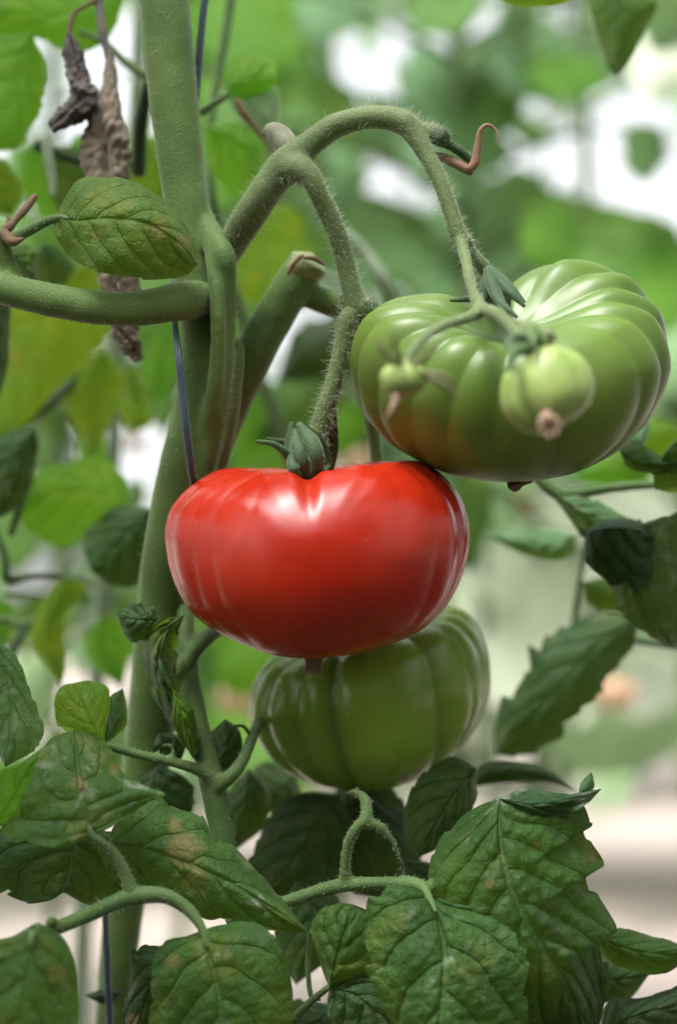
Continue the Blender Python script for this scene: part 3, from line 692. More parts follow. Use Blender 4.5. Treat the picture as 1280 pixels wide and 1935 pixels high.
leaf('leaf', plant, [(-10, 1560), (20, 1510), (50, 1460), (110, 1390)], [(-10, 1560), (-30, 1500), (0, 1458), (40, 1440), (110, 1390)], [(-10, 1560), (30, 1560), (66, 1500), (90, 1440), (110, 1390)], (.60, .60, .60, .602), mat='leaf_bright', serr=(5, .08))
stalk('leaf_stalk', plant, [(-40, 1790, .550, 12), (20, 1782, .553, 12), (90, 1758, .555, 13), (150, 1735, .556, 14), (210, 1708, .557, 15), (254, 1692, .558, 17), (310, 1692, .558, 14), (348, 1712, .558, 12), (372, 1738, .557, 10), (384, 1760, .556, 8), (392, 1790, .5545, 3)], hair=500)
stalk('leaf_stalk', plant, [(250, 1694, .558, 16), (236, 1650, .558, 11), (210, 1606, .557, 10), (176, 1580, .555, 8), (168, 1555, .5555, 3)], hair=150)
stalk('leaf_stalk', plant, [(88, 1764, .552, 10), (70, 1752, .54, 10), (60, 1770, .526, 6), (59, 1790, .524, 3)], hair=30)
stalk('leaf_stalk', plant, [(96, 1752, .556, 9), (98, 1740, .553, 10), (96, 1732, .553, 4)])
# shaded second stalk dropping from behind the red fruit
ks7 = []
parts = [tube_geo([(352, 1150, .632, 16), (350, 1200, .625, 18), (356, 1270, .620, 20), (368, 1340, .616, 21), (386, 1420, .612, 22), (402, 1480, .609, 25), (412, 1540, .608, 23), (426, 1610, .607, 22), (440, 1690, .606, 21), (470, 1800, .62, 20)], sides=20, keep=ks7),
         tube_geo([(404, 1470, .606, 15), (370, 1452, .604, 12), (320, 1438, .602, 10), (256, 1424, .600, 10), (200, 1408, .596, 8)], sides=14, keep=ks7),
         tube_geo([(410, 1486, .606, 16), (440, 1462, .604, 14), (462, 1430, .608, 12), (478, 1390, .620, 11), (490, 1360, .64, 10)], sides=14, keep=ks7),
         tube_geo([(326, 1440, .602, 7), (325, 1410, .602, 5), (310, 1408, .602, 3), (296, 1424, .602, 3)], sides=8),
         tube_geo([(332, 1290, .62, 14), (346, 1264, .618, 15), (372, 1222, .622, 16), (400, 1196, .63, 16), (440, 1160, .65, 16)], sides=16, keep=ks7)]
v, f = join(parts); sh2 = mk('side_stalk', v, f, M['petiole'], plant); remesh(sh2, .0009, 4); hairs('hairs', ks7, 900, .0003, .0014, sh2, M['hair'])
leaf('leaf', plant, [(198, 1410), (180, 1380), (160, 1340), (140, 1290)], [(198, 1410), (150, 1396), (112, 1370), (104, 1320), (118, 1296), (140, 1290)], [(198, 1410), (200, 1370), (208, 1330), (202, 1296), (170, 1286), (140, 1290)],
     (.597, .597, .599, .602), el=.003, er=.004, mat='leaf_yellow', serr=(4, .05), spots=[(165, 1320, 8), (130, 1340, 8)], relief=.0008)
leaf('leaf', plant, [(198, 1408), (212, 1370), (222, 1330), (232, 1300)], [(198, 1408), (200, 1360), (206, 1320), (232, 1300)], [(198, 1408), (236, 1372), (238, 1330), (232, 1300)], (.598, .600, .603, .606), er=.008, mat='leaf', serr=(3, .1), relief=.0008)
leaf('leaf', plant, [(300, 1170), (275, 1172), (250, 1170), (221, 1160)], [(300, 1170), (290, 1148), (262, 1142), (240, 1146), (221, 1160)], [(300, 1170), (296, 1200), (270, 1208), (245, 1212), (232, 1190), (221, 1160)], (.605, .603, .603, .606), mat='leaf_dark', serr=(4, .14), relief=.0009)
# twisted leaf along it
leaf('curled_leaf', plant, [(348, 1162, ), (312, 1196), (298, 1250), (318, 1310), (344, 1362), (366, 1432)],
     [(348, 1162), (290, 1178), (272, 1232), (282, 1290), (322, 1372), (366, 1432)], [(348, 1162), (334, 1210), (336, 1262), (340, 1312), (368, 1370), (366, 1432)],
     (.606, .600, .598, .598, .598, .600), el=.012, er=.014, mat='leaf', serr=(8, .28), relief=.003, wave=.006, mildew=.7, ns=90, nh=14)
leaf('curled_leaf', plant, [(326, 1300), (340, 1340), (354, 1380), (366, 1436)], [(326, 1300), (324, 1350), (346, 1400), (366, 1436)], [(326, 1300), (360, 1330), (374, 1380), (366, 1436)],
     (.597, .594, .595, .598), el=.006, er=.01, mat='leaf_yellow', serr=(5, .2), relief=.002, wave=.003)
leaf('leaf', plant, [(402, 1465), (412, 1440), (420, 1400), (426, 1358)], [(402, 1465), (392, 1430), (396, 1390), (426, 1358)], [(402, 1465), (440, 1452), (458, 1410), (450, 1376), (426, 1358)], (.612, .61, .612, .616), el=.012, er=.008, mat='leaf_dark', serr=(3, .05), relief=.0008)
stalk('leaf_stalk', plant, [(440, 1372, .616, 3), (460, 1372, .617, 3.4), (474, 1390, .618, 4)])
leaf('leaf', plant, [(340, 1440), (330, 1420), (318, 1400), (300, 1385)], [(340, 1440), (300, 1436), (290, 1410), (300, 1385)], [(340, 1440), (350, 1410), (330, 1388), (300, 1385)], (.622, .622, .622, .622), mat='leaf_deep', serr=(3, .05), relief=.0006)
# bottom centre
ks8 = []
parts = [tube_geo([(430, 1740, .606, 10), (490, 1718, .600, 12), (540, 1704, .594, 13), (600, 1684, .590, 13), (650, 1672, .586, 14), (720, 1668, .582, 12), (780, 1670, .578, 14), (806, 1680, .575, 12)], sides=16, keep=ks8),
         tube_geo([(656, 1672, .586, 14), (653, 1630, .584, 10), (660, 1590, .582, 10), (676, 1562, .580, 11), (692, 1545, .580, 12), (690, 1510, .582, 10), (672, 1496, .584, 6), (652, 1500, .586, 3)], sides=14, keep=ks8),
         tube_geo([(690, 1552, .580, 10), (716, 1560, .580, 9), (740, 1586, .580, 6), (754, 1616, .580, 4), (764, 1650, .580, 2)], sides=10, keep=ks8)]
v, f = join(parts); sh3 = mk('leaf_stalk', v, f, M['petiole'], plant); remesh(sh3, .0008, 2); hairs('hairs', ks8, 1100, .0003, .0013, sh3, M['hair'])
# big drooping leaf lower right
leaf('leaf', plant, [(945, 1506), (944, 1560), (952, 1630), (975, 1700), (1020, 1780), (1080, 1880), (1110, 2010)],
     [(945, 1506), (890, 1530), (850, 1566), (822, 1610), (806, 1680), (830, 1760), (900, 1850), (980, 1940), (1110, 2010)],
     [(945, 1506), (990, 1490), (1040, 1498), (1090, 1506), (1122, 1556), (1100, 1568), (1112, 1592), (1144, 1634), (1110, 1646), (1124, 1690), (1168, 1756), (1138, 1776), (1136, 1850), (1140, 1910), (1110, 2010)],
     (.578, .570, .566, .566, .570, .578, .59), el=(.006, .014, .014, .010, .010), er=(.004, .014, .018, .016, .008), mat='leaf', serr=(11, .05), relief=.0027, mildew=.08,
     spots=[(1010, 1598, 13), (1120, 1618, 9), (988, 1552, 6), (925, 1670, 12)], mspots=[(950, 1520, 30), (905, 1600, 22), (1000, 1500, 40)], ns=110, nh=26, curl=.002, nv=8)
leaf('leaf', plant, [(945, 1508), (1000, 1520), (1060, 1512), (1138, 1490)], [(945, 1508), (1000, 1490), (1060, 1502), (1110, 1494), (1138, 1490)], [(945, 1508), (1000, 1540), (1070, 1545), (1108, 1520), (1138, 1490)],
     (.577, .572, .572, .576), el=.012, er=.002, mat='leaf_dark', serr=(4, .08), mildew=.3, relief=.001)
leaf('leaf', plant, [(1094, 1508), (1104, 1490), (1112, 1475), (1118, 1458)], [(1094, 1508), (1098, 1480), (1118, 1458)], [(1094, 1508), (1122, 1490), (1122, 1470), (1118, 1458)], (.580, .58, .582, .584), mat='leaf_grey', serr=(0, 0), relief=.0004)
stalk('leaf_stalk', plant, [(806, 1680, .576, 12), (850, 1640, .59, 10), (900, 1560, .592, 9), (940, 1512, .580, 6), (943, 1530, .576, 3)], hair=80)
leaf('leaf', plant, [(990, 1700), (1020, 1760), (1050, 1840), (1060, 2020)], [(990, 1700), (960, 1760), (970, 1850), (990, 1940), (1060, 2020)], [(990, 1700), (1080, 1740), (1138, 1800), (1142, 1900), (1060, 2020)],
     (.584, .584, .586, .59), el=.006, er=.010, mat='leaf_dark', serr=(7, .1), relief=.003, ns=80, nh=18)
# front leaf bottom centre
leaf('leaf', plant, [(806, 1684), (826, 1730), (840, 1790), (838, 1870), (815, 2060)],
     [(806, 1684), (770, 1672), (728, 1676), (698, 1710), (690, 1765), (700, 1830), (728, 1910), (770, 1990), (815, 2060)],
     [(806, 1684), (850, 1704), (910, 1718), (962, 1745), (990, 1800), (992, 1870), (996, 1950), (900, 2020), (815, 2060)],
     (.570, .560, .554, .552, .556), el=(.002, .010, .012, .008), er=(.002, .008, .010, .006), mat='leaf', serr=(9, .08), relief=.0020, mildew=.12, mspots=[(845, 1800, 30), (830, 1880, 36), (860, 1740, 20)],
     spots=[(842, 1850, 10)], ns=110, nh=26)
stalk('midrib', plant, [(800, 1676, .573, 10), (814, 1700, .565, 6), (824, 1722, .5605, 3)], 'petiole')
leaf('leaf', plant, [(622, 1866), (634, 1820), (650, 1770), (668, 1708)], [(622, 1866), (598, 1800), (588, 1756), (606, 1720), (640, 1706), (668, 1708)], [(622, 1866), (700, 1850), (720, 1790), (705, 1730), (668, 1708)],
     (.580, .578, .578, .582), mat='leaf', serr=(4, .05), el=.006, er=.006, **fc)
leaf('leaf', plant, [(622, 1866), (670, 1880), (710, 1920), (730, 2010)], [(622, 1866), (620, 1920), (650, 1980), (730, 2010)], [(622, 1866), (690, 1840), (760, 1900), (730, 2010)], (.582, .578, .578, .582), mat='leaf_dark', serr=(4, .05), **fc)
stalk('leaf_stalk', plant, [(520, 1960, .592, 10), (560, 1920, .588, 9), (592, 1888, .585, 7), (622, 1864, .581, 6)], hair=50)
stalk('leaf_stalk', plant, [(586, 1760, .60, 5), (582, 1820, .60, 5), (588, 1880, .60, 5), (606, 1888, .60, 3)])
# leaves behind the lowest fruit
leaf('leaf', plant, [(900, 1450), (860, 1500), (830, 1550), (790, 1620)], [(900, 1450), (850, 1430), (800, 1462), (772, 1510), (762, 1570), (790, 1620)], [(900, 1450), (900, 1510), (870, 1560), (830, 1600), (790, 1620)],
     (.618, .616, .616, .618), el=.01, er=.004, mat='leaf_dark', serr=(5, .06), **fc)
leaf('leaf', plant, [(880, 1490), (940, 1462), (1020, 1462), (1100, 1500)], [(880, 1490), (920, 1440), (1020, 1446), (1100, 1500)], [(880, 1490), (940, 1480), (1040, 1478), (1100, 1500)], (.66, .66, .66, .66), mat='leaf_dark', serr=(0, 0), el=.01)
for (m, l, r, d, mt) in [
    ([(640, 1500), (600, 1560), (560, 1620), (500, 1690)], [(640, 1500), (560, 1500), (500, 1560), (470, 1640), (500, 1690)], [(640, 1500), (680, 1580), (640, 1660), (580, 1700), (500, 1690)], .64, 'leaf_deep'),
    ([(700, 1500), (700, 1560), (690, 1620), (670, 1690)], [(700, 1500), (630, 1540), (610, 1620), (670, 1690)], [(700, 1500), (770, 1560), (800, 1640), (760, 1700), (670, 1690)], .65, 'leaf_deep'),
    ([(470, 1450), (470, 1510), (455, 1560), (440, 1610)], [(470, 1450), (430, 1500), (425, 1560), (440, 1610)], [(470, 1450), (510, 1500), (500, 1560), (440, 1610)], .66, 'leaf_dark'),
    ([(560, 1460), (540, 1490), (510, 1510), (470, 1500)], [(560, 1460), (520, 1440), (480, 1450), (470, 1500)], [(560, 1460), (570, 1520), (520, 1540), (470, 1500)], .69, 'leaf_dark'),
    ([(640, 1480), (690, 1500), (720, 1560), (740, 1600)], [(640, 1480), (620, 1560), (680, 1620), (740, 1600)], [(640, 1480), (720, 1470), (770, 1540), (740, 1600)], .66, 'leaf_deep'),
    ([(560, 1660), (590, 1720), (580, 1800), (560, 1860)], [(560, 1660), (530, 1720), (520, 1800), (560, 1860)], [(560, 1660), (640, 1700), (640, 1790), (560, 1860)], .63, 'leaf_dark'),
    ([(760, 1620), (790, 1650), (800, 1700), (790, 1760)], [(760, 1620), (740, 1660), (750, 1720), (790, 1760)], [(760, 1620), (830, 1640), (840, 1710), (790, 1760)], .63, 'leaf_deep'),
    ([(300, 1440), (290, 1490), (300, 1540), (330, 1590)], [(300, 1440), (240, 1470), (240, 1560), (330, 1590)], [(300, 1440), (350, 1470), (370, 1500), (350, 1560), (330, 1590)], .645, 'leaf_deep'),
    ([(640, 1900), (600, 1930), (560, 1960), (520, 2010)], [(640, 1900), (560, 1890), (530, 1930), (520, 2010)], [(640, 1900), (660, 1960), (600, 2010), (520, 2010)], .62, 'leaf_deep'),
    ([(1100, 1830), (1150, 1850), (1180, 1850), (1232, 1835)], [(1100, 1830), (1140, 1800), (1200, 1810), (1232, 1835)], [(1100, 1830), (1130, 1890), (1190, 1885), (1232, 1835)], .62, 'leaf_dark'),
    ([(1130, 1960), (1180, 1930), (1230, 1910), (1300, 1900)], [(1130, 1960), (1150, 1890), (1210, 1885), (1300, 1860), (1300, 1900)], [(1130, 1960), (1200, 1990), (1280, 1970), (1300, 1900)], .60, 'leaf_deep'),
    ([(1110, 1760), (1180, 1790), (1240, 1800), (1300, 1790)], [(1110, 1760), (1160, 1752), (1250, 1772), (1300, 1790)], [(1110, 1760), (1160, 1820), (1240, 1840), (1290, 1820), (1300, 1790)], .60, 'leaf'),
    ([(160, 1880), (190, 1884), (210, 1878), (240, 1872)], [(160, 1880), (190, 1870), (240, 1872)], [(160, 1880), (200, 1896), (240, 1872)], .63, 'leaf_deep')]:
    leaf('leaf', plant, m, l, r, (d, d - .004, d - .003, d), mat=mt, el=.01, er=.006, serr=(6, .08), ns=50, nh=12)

# withered leaves hanging at the top left
def withered(pts, wd, mat, seed):
    n = 150; Pw = catmull([P(*p) for p in pts], n); S = np.linspace(0, 1, n)
    w_ = np.interp(S, np.linspace(0, 1, len(wd)), wd) * pts[0][2] / SPX * .48
    T, N_, B = frames(Pw); v = []; K = 56
    for i in range(n):
        for k in range(K):
            a = 2 * math.pi * k / K
            fold = 1 + .30 * math.sin(3 * a + S[i] * 6 + seed) + .16 * math.sin(7 * a + S[i] * 14 + seed * 2) + .5 * noise.noise(Vector((math.cos(a) * 1.6, math.sin(a) * 1.6, S[i] * 9 + seed)))
            q3 = Vector((math.cos(a) * 3.2, math.sin(a) * 3.2, S[i] * 26 + seed)); fold += .26 * (abs(noise.noise(q3)) - .2) * 2 + .10 * abs(noise.noise(q3 * 2.7)) * 2
            v.append(Pw[i] + (N_[i] * math.cos(a) + B[i] * math.sin(a)) * w_[i] * max(.1, fold))
    f = [(i * K + k, i * K + (k + 1) % K, (i + 1) * K + (k + 1) % K, (i + 1) * K + k) for i in range(n - 1) for k in range(K)]
    f.append(tuple(range(K))[::-1]); f.append(tuple((n - 1) * K + k for k in range(K)))
    return mk('withered_leaf', v, f, M[mat], plant)
withered([(130, 62, .648), (138, 105, .648), (144, 150, .646), (166, 188, .645), (140, 214, .644), (96, 244, .644)], (8, 34, 34, 54, 36, 20), 'dry_dark', 1)
withered([(206, 96, .65), (208, 170, .648), (206, 240, .646), (208, 310, .645), (212, 400, .645), (218, 500, .646), (232, 590, .646), (248, 670, .647)], (8, 34, 66, 72, 74, 68, 56, 22), 'dry', 4)
withered([(240, 560, .644), (232, 610, .643), (248, 650, .642), (262, 682, .642)], (30, 40, 34, 16), 'dry', 8)
stalk('dried_stalk', plant, [(186, -60, .66, 8), (188, 10, .656, 8), (194, 60, .652, 8), (206, 110, .65, 8)], 'dry_dark', lump=.1)
stalk('dried_stalk', plant, [(186, 0, .656, 5), (160, 12, .652, 4), (138, 30, .65, 4), (130, 70, .648, 5)], 'brown', lump=.1)

# ============================================================ NEIGHBOUR PLANT, softly blurred, on the left and above
def nb_leaf(parent, m, l, r, d, mt, el=.008, er=.006, serr=(5, .04), **kw):
    d = d if hasattr(d, '__len__') else (d, d, d, d)
    return leaf('leaf', parent, m, l, r, d, el=el, er=er, mat=mt, serr=(serr[0] + 2, serr[1] * 1.5 + .05) if serr[1] else serr, ns=56, nh=10, **kw)
def plant_stem(pts, name, label, r0, mat='stem_pale', group=None):
    W = np.array([list(P(a, b, d)) + [r * d / SPX] for a, b, d, r in pts])
    e = empty(name, (W[-1][0], W[-1][1], 0), label, 'tomato plant', group)
    last = W[-1]
    if last[2] > .02: W = np.vstack([W, [last[0], last[1], last[2] * .5, last[3]], [last[0], last[1], -.02, last[3]]])
    v, f = tube_world(W, sides=12); mk('stem', v, f, M[mat], e)
    return e
nbp = plant_stem([(262, -250, .84, 14), (262, 100, .84, 14), (240, 420, .86, 15), (222, 640, .88, 15), (214, 850, .90, 16), (196, 1100, .92, 17), (170, 1500, .95, 18), (150, 1950, .98, 18)],
    'tomato_plant', 'softly blurred tomato plant with big yellow-green leaves filling the left side', 14)
nb_leaf(nbp, [(235, -10), (160, 20), (80, 30), (-40, 20)], [(235, -10), (180, -60), (60, -70), (-40, 20)], [(235, -10), (215, 50), (150, 90), (70, 72), (0, 74), (-40, 20)], .70, 'leaf_bright')
nb_leaf(nbp, [(60, 60), (120, 70), (160, 74), (225, 40)], [(60, 60), (110, 40), (180, 30), (225, 40)], [(60, 60), (110, 92), (160, 98), (200, 80), (225, 40)], .72, 'leaf_bright')
nb_leaf(nbp, [(60, 60), (40, 120), (20, 200), (-20, 290)], [(60, 60), (-30, 80), (-80, 180), (-20, 290)], [(60, 60), (84, 120), (84, 180), (60, 240), (40, 275), (-20, 290)], .69, 'leaf_bright')
nb_leaf(nbp, [(-60, 300), (-20, 330), (10, 370), (20, 410)], [(-60, 300), (0, 300), (36, 340), (38, 380), (20, 410)], [(-60, 300), (-50, 380), (20, 410)], .70, 'leaf_yellow')
nb_leaf(nbp, [(60, 270), (80, 310), (100, 350), (150, 400)], [(60, 270), (36, 300), (50, 370), (90, 410), (150, 400)], [(60, 270), (110, 290), (150, 330), (150, 400)], .74, 'leaf_bright')
nb_leaf(nbp, [(80, 280), (120, 300), (150, 340), (180, 460)], [(80, 280), (90, 340), (120, 420), (180, 460)], [(80, 280), (150, 280), (200, 320), (210, 400), (180, 460)], .72, 'leaf')
nb_leaf(nbp, [(80, 460), (95, 490), (100, 510), (90, 560)], [(80, 460), (60, 490), (70, 530), (90, 560)], [(80, 460), (110, 470), (140, 500), (120, 540), (90, 560)], .72, 'leaf')
nb_leaf(nbp, [(10, 470), (30, 490), (50, 510), (70, 540)], [(10, 470), (20, 510), (70, 540)], [(10, 470), (50, 462), (70, 490), (70, 540)], .65, 'leaf')
nb_leaf(nbp, [(250, 250), (290, 300), (300, 350), (300, 390)], [(250, 250), (240, 310), (260, 370), (300, 390)], [(250, 250), (310, 270), (330, 340), (300, 390)], .76, 'leaf_yellow')
nb_leaf(nbp, [(150, 250), (160, 290), (170, 310), (190, 340)], [(150, 250), (130, 280), (140, 320), (190, 340)], [(150, 250), (180, 262), (200, 300), (190, 340)], .8, 'leaf_bright')
nb_leaf(nbp, [(170, 500), (110, 560), (60, 660), (10, 830)], [(170, 500), (100, 500), (0, 520), (-60, 640), (-60, 780), (10, 830)], [(170, 500), (215, 560), (205, 640), (140, 700), (70, 780), (10, 830)], .74, 'leaf_yellow', spots=[(30, 672, 26)])
nb_leaf(nbp, [(200, 660), (180, 700), (175, 760), (178, 860)], [(200, 660), (140, 690), (120, 750), (140, 800), (178, 860)], [(200, 660), (225, 700), (222, 770), (178, 860)], .77, 'leaf_yellow')
nb_leaf(nbp, [(165, 800), (170, 840), (172, 880), (165, 930)], [(165, 800), (150, 830), (150, 890), (165, 930)], [(165, 800), (195, 820), (200, 880), (165, 930)], .80, 'leaf_bright')
nb_leaf(nbp, [(0, 560), (0, 640), (-5, 700), (-10, 780)], [(0, 560), (-40, 640), (-10, 780)], [(0, 560), (18, 570), (14, 690), (-10, 780)], .66, 'leaf_dark')
nb_leaf(nbp, [(65, 810), (40, 850), (20, 900), (-10, 980)], [(65, 810), (10, 820), (-30, 880), (-10, 980)], [(65, 810), (72, 840), (60, 900), (30, 960), (-10, 980)], .70, 'leaf_dark')
nb_leaf(nbp, [(245, 960), (180, 930), (110, 930), (20, 960)], [(245, 960), (235, 900), (190, 866), (130, 872), (70, 895), (20, 960)], [(245, 960), (230, 1010), (160, 1025), (80, 1020), (20, 960)], .72, 'leaf_bright')
nb_leaf(nbp, [(290, 960), (250, 1000), (210, 1040), (170, 1080)], [(290, 960), (220, 960), (160, 1010), (170, 1080)], [(290, 960), (300, 1040), (260, 1100), (220, 1110), (170, 1080)], .70, 'leaf_dark')
nb_leaf(nbp, [(250, 820), (260, 760), (255, 730), (240, 680)], [(250, 820), (228, 790), (225, 720), (240, 680)], [(250, 820), (285, 800), (282, 750), (240, 680)], .80, 'leaf_yellow')
nb_leaf(nbp, [(300, 620), (300, 700), (290, 730), (280, 760)], [(300, 620), (270, 690), (280, 760)], [(300, 620), (330, 690), (310, 750), (280, 760)], .9, 'leaf_bright')
nb_leaf(nbp, [(130, 1088), (112, 1140), (90, 1200), (118, 1300)], [(130, 1088), (96, 1110), (60, 1190), (80, 1250), (118, 1300)], [(130, 1088), (160, 1110), (120, 1170), (125, 1240), (118, 1300)], .72, 'leaf_yellow')
nb_leaf(nbp, [(200, 1160), (190, 1210), (200, 1250), (230, 1300)], [(200, 1160), (160, 1200), (170, 1250), (230, 1300)], [(200, 1160), (240, 1180), (244, 1240), (230, 1300)], .76, 'leaf_bright')
nb_leaf(nbp, [(-20, 1130), (0, 1160), (10, 1200), (0, 1240)], [(-20, 1130), (-40, 1180), (0, 1240)], [(-20, 1130), (20, 1140), (28, 1180), (0, 1240)], .76, 'leaf_bright')
nb_leaf(nbp, [(-20, 1200), (10, 1280), (20, 1350), (10, 1450)], [(-20, 1200), (-60, 1300), (10, 1450)], [(-20, 1200), (30, 1240), (66, 1330), (80, 1400), (10, 1450)], .57, 'leaf_grey', mildew=.5)
nb_leaf(nbp, [(260, 900), (250, 940), (240, 960), (238, 990)], [(260, 900), (232, 930), (238, 990)], [(260, 900), (275, 940), (238, 990)], .9, 'leaf_pale_lit')
nb_leaf(nbp, [(200, 1130), (170, 1120), (150, 1110), (130, 1120)], [(200, 1130), (160, 1100), (130, 1120)], [(200, 1130), (240, 1110), (250, 1150), (160, 1150), (130, 1120)], .95, 'leaf_grey')
for pts, mt in [([(300, 150, .70, 7), (268, 140, .70, 8), (230, 112, .70, 8), (196, 80, .70, 7), (150, 60, .70, 5)], 'petiole'), ([(262, 330, .70, 14), (266, 240, .69, 14), (280, 170, .68, 12), (300, 120, .67, 10)], 'stem_dark'),
                ([(205, 700, .86, 8), (165, 692, .79, 9), (120, 740, .77, 10), (60, 790, .76, 9), (0, 830, .75, 7)], 'stem_dark'), ([(70, 275, .70, 12), (120, 295, .71, 10), (180, 310, .72, 10), (260, 310, .78, 10)], 'stem_dark'),
                ([(84, 260, .69, 10), (96, 320, .69, 9), (102, 370, .69, 6)], 'stem_pale'), ([(-10, 1000, .72, 7), (8, 1050, .72, 8), (14, 1095, .72, 10), (60, 1088, .73, 6), (120, 1090, .74, 6), (200, 1105, .86, 6)], 'petiole'),
                ([(8, 1122, .74, 5), (60, 1125, .75, 4), (92, 1132, .76, 4)], 'petiole'), ([(-20, 1172, .74, 7), (20, 1172, .74, 8), (44, 1184, .74, 12), (80, 1160, .75, 6), (120, 1130, .76, 5)], 'petiole'),
                ([(46, 1184, .74, 9), (28, 1220, .73, 10), (0, 1270, .72, 10), (-60, 1330, .72, 9)], 'stem_dark'), ([(60, 900, .72, 7), (40, 950, .715, 8), (20, 1010, .71, 7)], 'petiole')]:
    stalk('leaf_stalk', nbp, pts, mt, sides=10)

# plant just behind, middle/top
mid = plant_stem([(470, -250, .74, 9), (430, 40, .74, 9), (396, 260, .74, 8), (410, 420, .74, 9), (470, 640, .8, 10), (560, 900, .95, 12), (640, 1100, 1.05, 13), (660, 1300, 1.1, 14), (640, 1600, 1.12, 14)],
    'tomato_plant', 'blurred tomato plant directly behind the arched stalk and pruned shoot', 9, 'petiole')
nb_leaf(mid, [(425, 178), (450, 160), (470, 140), (480, 108)], [(425, 178), (424, 140), (440, 110), (460, 100), (480, 108)], [(425, 178), (470, 190), (520, 160), (520, 120), (500, 108), (480, 108)], (.675, .67, .67, .674), 'leaf_bright', serr=(0, 0), relief=.0005)
nb_leaf(mid, [(425, 180), (470, 190), (500, 220), (520, 262)], [(425, 180), (450, 220), (490, 250), (520, 262)], [(425, 180), (480, 150), (526, 170), (528, 220), (520, 262)], (.68, .675, .675, .68), 'leaf_pale_lit', serr=(0, 0), relief=.0007)
stalk('dried_stub', mid, [(448, 190, .67, 5), (462, 216, .672, 7), (480, 240, .675, 5), (520, 290, .68, 3)], 'red_dry', lump=.2)
stalk('leaf_stalk', mid, [(380, 214, .68, 8), (398, 200, .677, 7), (418, 188, .675, 7), (430, 178, .674, 5)], 'petiole', hair=30)
nb_leaf(mid, [(390, 240), (430, 260), (470, 290), (505, 340)], [(390, 240), (390, 290), (420, 350), (470, 370), (505, 340)], [(390, 240), (440, 232), (490, 262), (505, 300), (505, 340)], .70, 'leaf_bright')
nb_leaf(mid, [(480, 380), (490, 450), (500, 520), (520, 600)], [(480, 380), (440, 440), (440, 540), (520, 600)], [(480, 380), (560, 400), (590, 480), (570, 560), (520, 600)], .86, 'leaf_yellow')
nb_leaf(mid, [(700, 560), (640, 640), (580, 660), (520, 720)], [(700, 560), (620, 600), (560, 620), (520, 720)], [(700, 560), (700, 680), (620, 720), (520, 720)], .90, 'leaf_deep')
nb_leaf(mid, [(650, 700), (590, 740), (540, 790), (470, 830)], [(650, 700), (560, 700), (490, 760), (470, 830)], [(650, 700), (650, 780), (580, 840), (470, 830)], .95, 'leaf')
nb_leaf(mid, [(480, 700), (480, 760), (460, 820), (440, 880)], [(480, 700), (440, 760), (440, 880)], [(480, 700), (540, 760), (520, 840), (440, 880)], .95, 'leaf_bright')
nb_leaf(mid, [(660, 760), (690, 790), (660, 850), (600, 880)], [(660, 760), (620, 800), (600, 880)], [(660, 760), (700, 760), (690, 830), (600, 880)], .92, 'leaf_bright')
nb_leaf(mid, [(870, 880), (890, 950), (900, 1010), (890, 1080)], [(870, 880), (840, 960), (860, 1060), (890, 1080)], [(870, 880), (920, 900), (930, 980), (890, 1080)], 1.0, 'leaf')
nb_leaf(mid, [(560, 1240), (500, 1260), (460, 1280), (400, 1270)], [(560, 1240), (480, 1200), (420, 1230), (400, 1270)], [(560, 1240), (520, 1300), (440, 1310), (400, 1270)], 1.0, 'leaf_bright')
stalk('leaf_stalk', mid, [(650, 440, .8, 14), (690, 480, .8, 13), (730, 540, .8, 13), (770, 620, .82, 12)], 'stem_pale')

# right hand plant
rp = plant_stem([(1500, 300, .80, 13), (1480, 700, .78, 14), (1440, 1000, .76, 15), (1430, 1500, .76, 16), (1420, 1950, .78, 16)], 'tomato_plant',
    'tomato plant at the right edge with dark toothed leaves beside the green tomato', 14, 'petiole')
ks9 = []
v, f = join([tube_geo([(1440, 960, .76, 12), (1360, 940, .70, 11), (1280, 918, .672, 9), (1200, 918, .668, 10), (1130, 926, .666, 11), (1070, 936, .664, 13), (1040, 924, .664, 13), (1012, 896, .665, 12), (990, 870, .668, 9)], sides=14, keep=ks9),
             tube_geo([(1056, 934, .664, 12), (1080, 968, .662, 11), (1108, 1010, .660, 11)], sides=14, keep=ks9)])
o = mk('leaf_stalk', v, f, M['petiole'], rp); remesh(o, .0012, 3); hairs('hairs', ks9, 250, .0004, .0012, o, M['hair'])
nb_leaf(rp, [(1106, 1008), (1160, 1050), (1210, 1120), (1272, 1226)], [(1106, 1008), (1110, 1060), (1150, 1100), (1172, 1150), (1210, 1190), (1272, 1226)], [(1106, 1008), (1170, 1010), (1230, 985), (1290, 970), (1330, 1060), (1310, 1180), (1272, 1226)],
        (.640, .632, .630, .636), 'leaf_dark', serr=(6, .06), el=.012, er=.004, mildew=.35, relief=.0014)
nb_leaf(rp, [(1106, 1008), (1160, 1000), (1200, 1004), (1236, 1010)], [(1106, 1008), (1130, 985), (1200, 980), (1236, 1010)], [(1106, 1008), (1112, 1060), (1170, 1110), (1232, 1090), (1236, 1010)], (.636, .628, .626, .63), 'leaf_dark', el=.02, er=.004, serr=(4, .06))
nb_leaf(rp, [(1060, 940), (1100, 970), (1150, 990), (1230, 1000)], [(1060, 940), (1110, 940), (1180, 975), (1230, 1000)], [(1060, 940), (1080, 980), (1130, 1010), (1230, 1000)], .65, 'leaf_grey', mildew=.5, serr=(3, .04))
nb_leaf(rp, [(1200, 1165), (1130, 1220), (1050, 1310), (935, 1425)], [(1200, 1165), (1140, 1164), (1080, 1182), (1016, 1216), (1000, 1270), (962, 1312), (936, 1370), (935, 1425)],
        [(1200, 1165), (1204, 1200), (1160, 1270), (1100, 1340), (1040, 1402), (990, 1428), (935, 1425)], (.70, .695, .692, .70), 'leaf_dark', serr=(7, .10), relief=.0012)
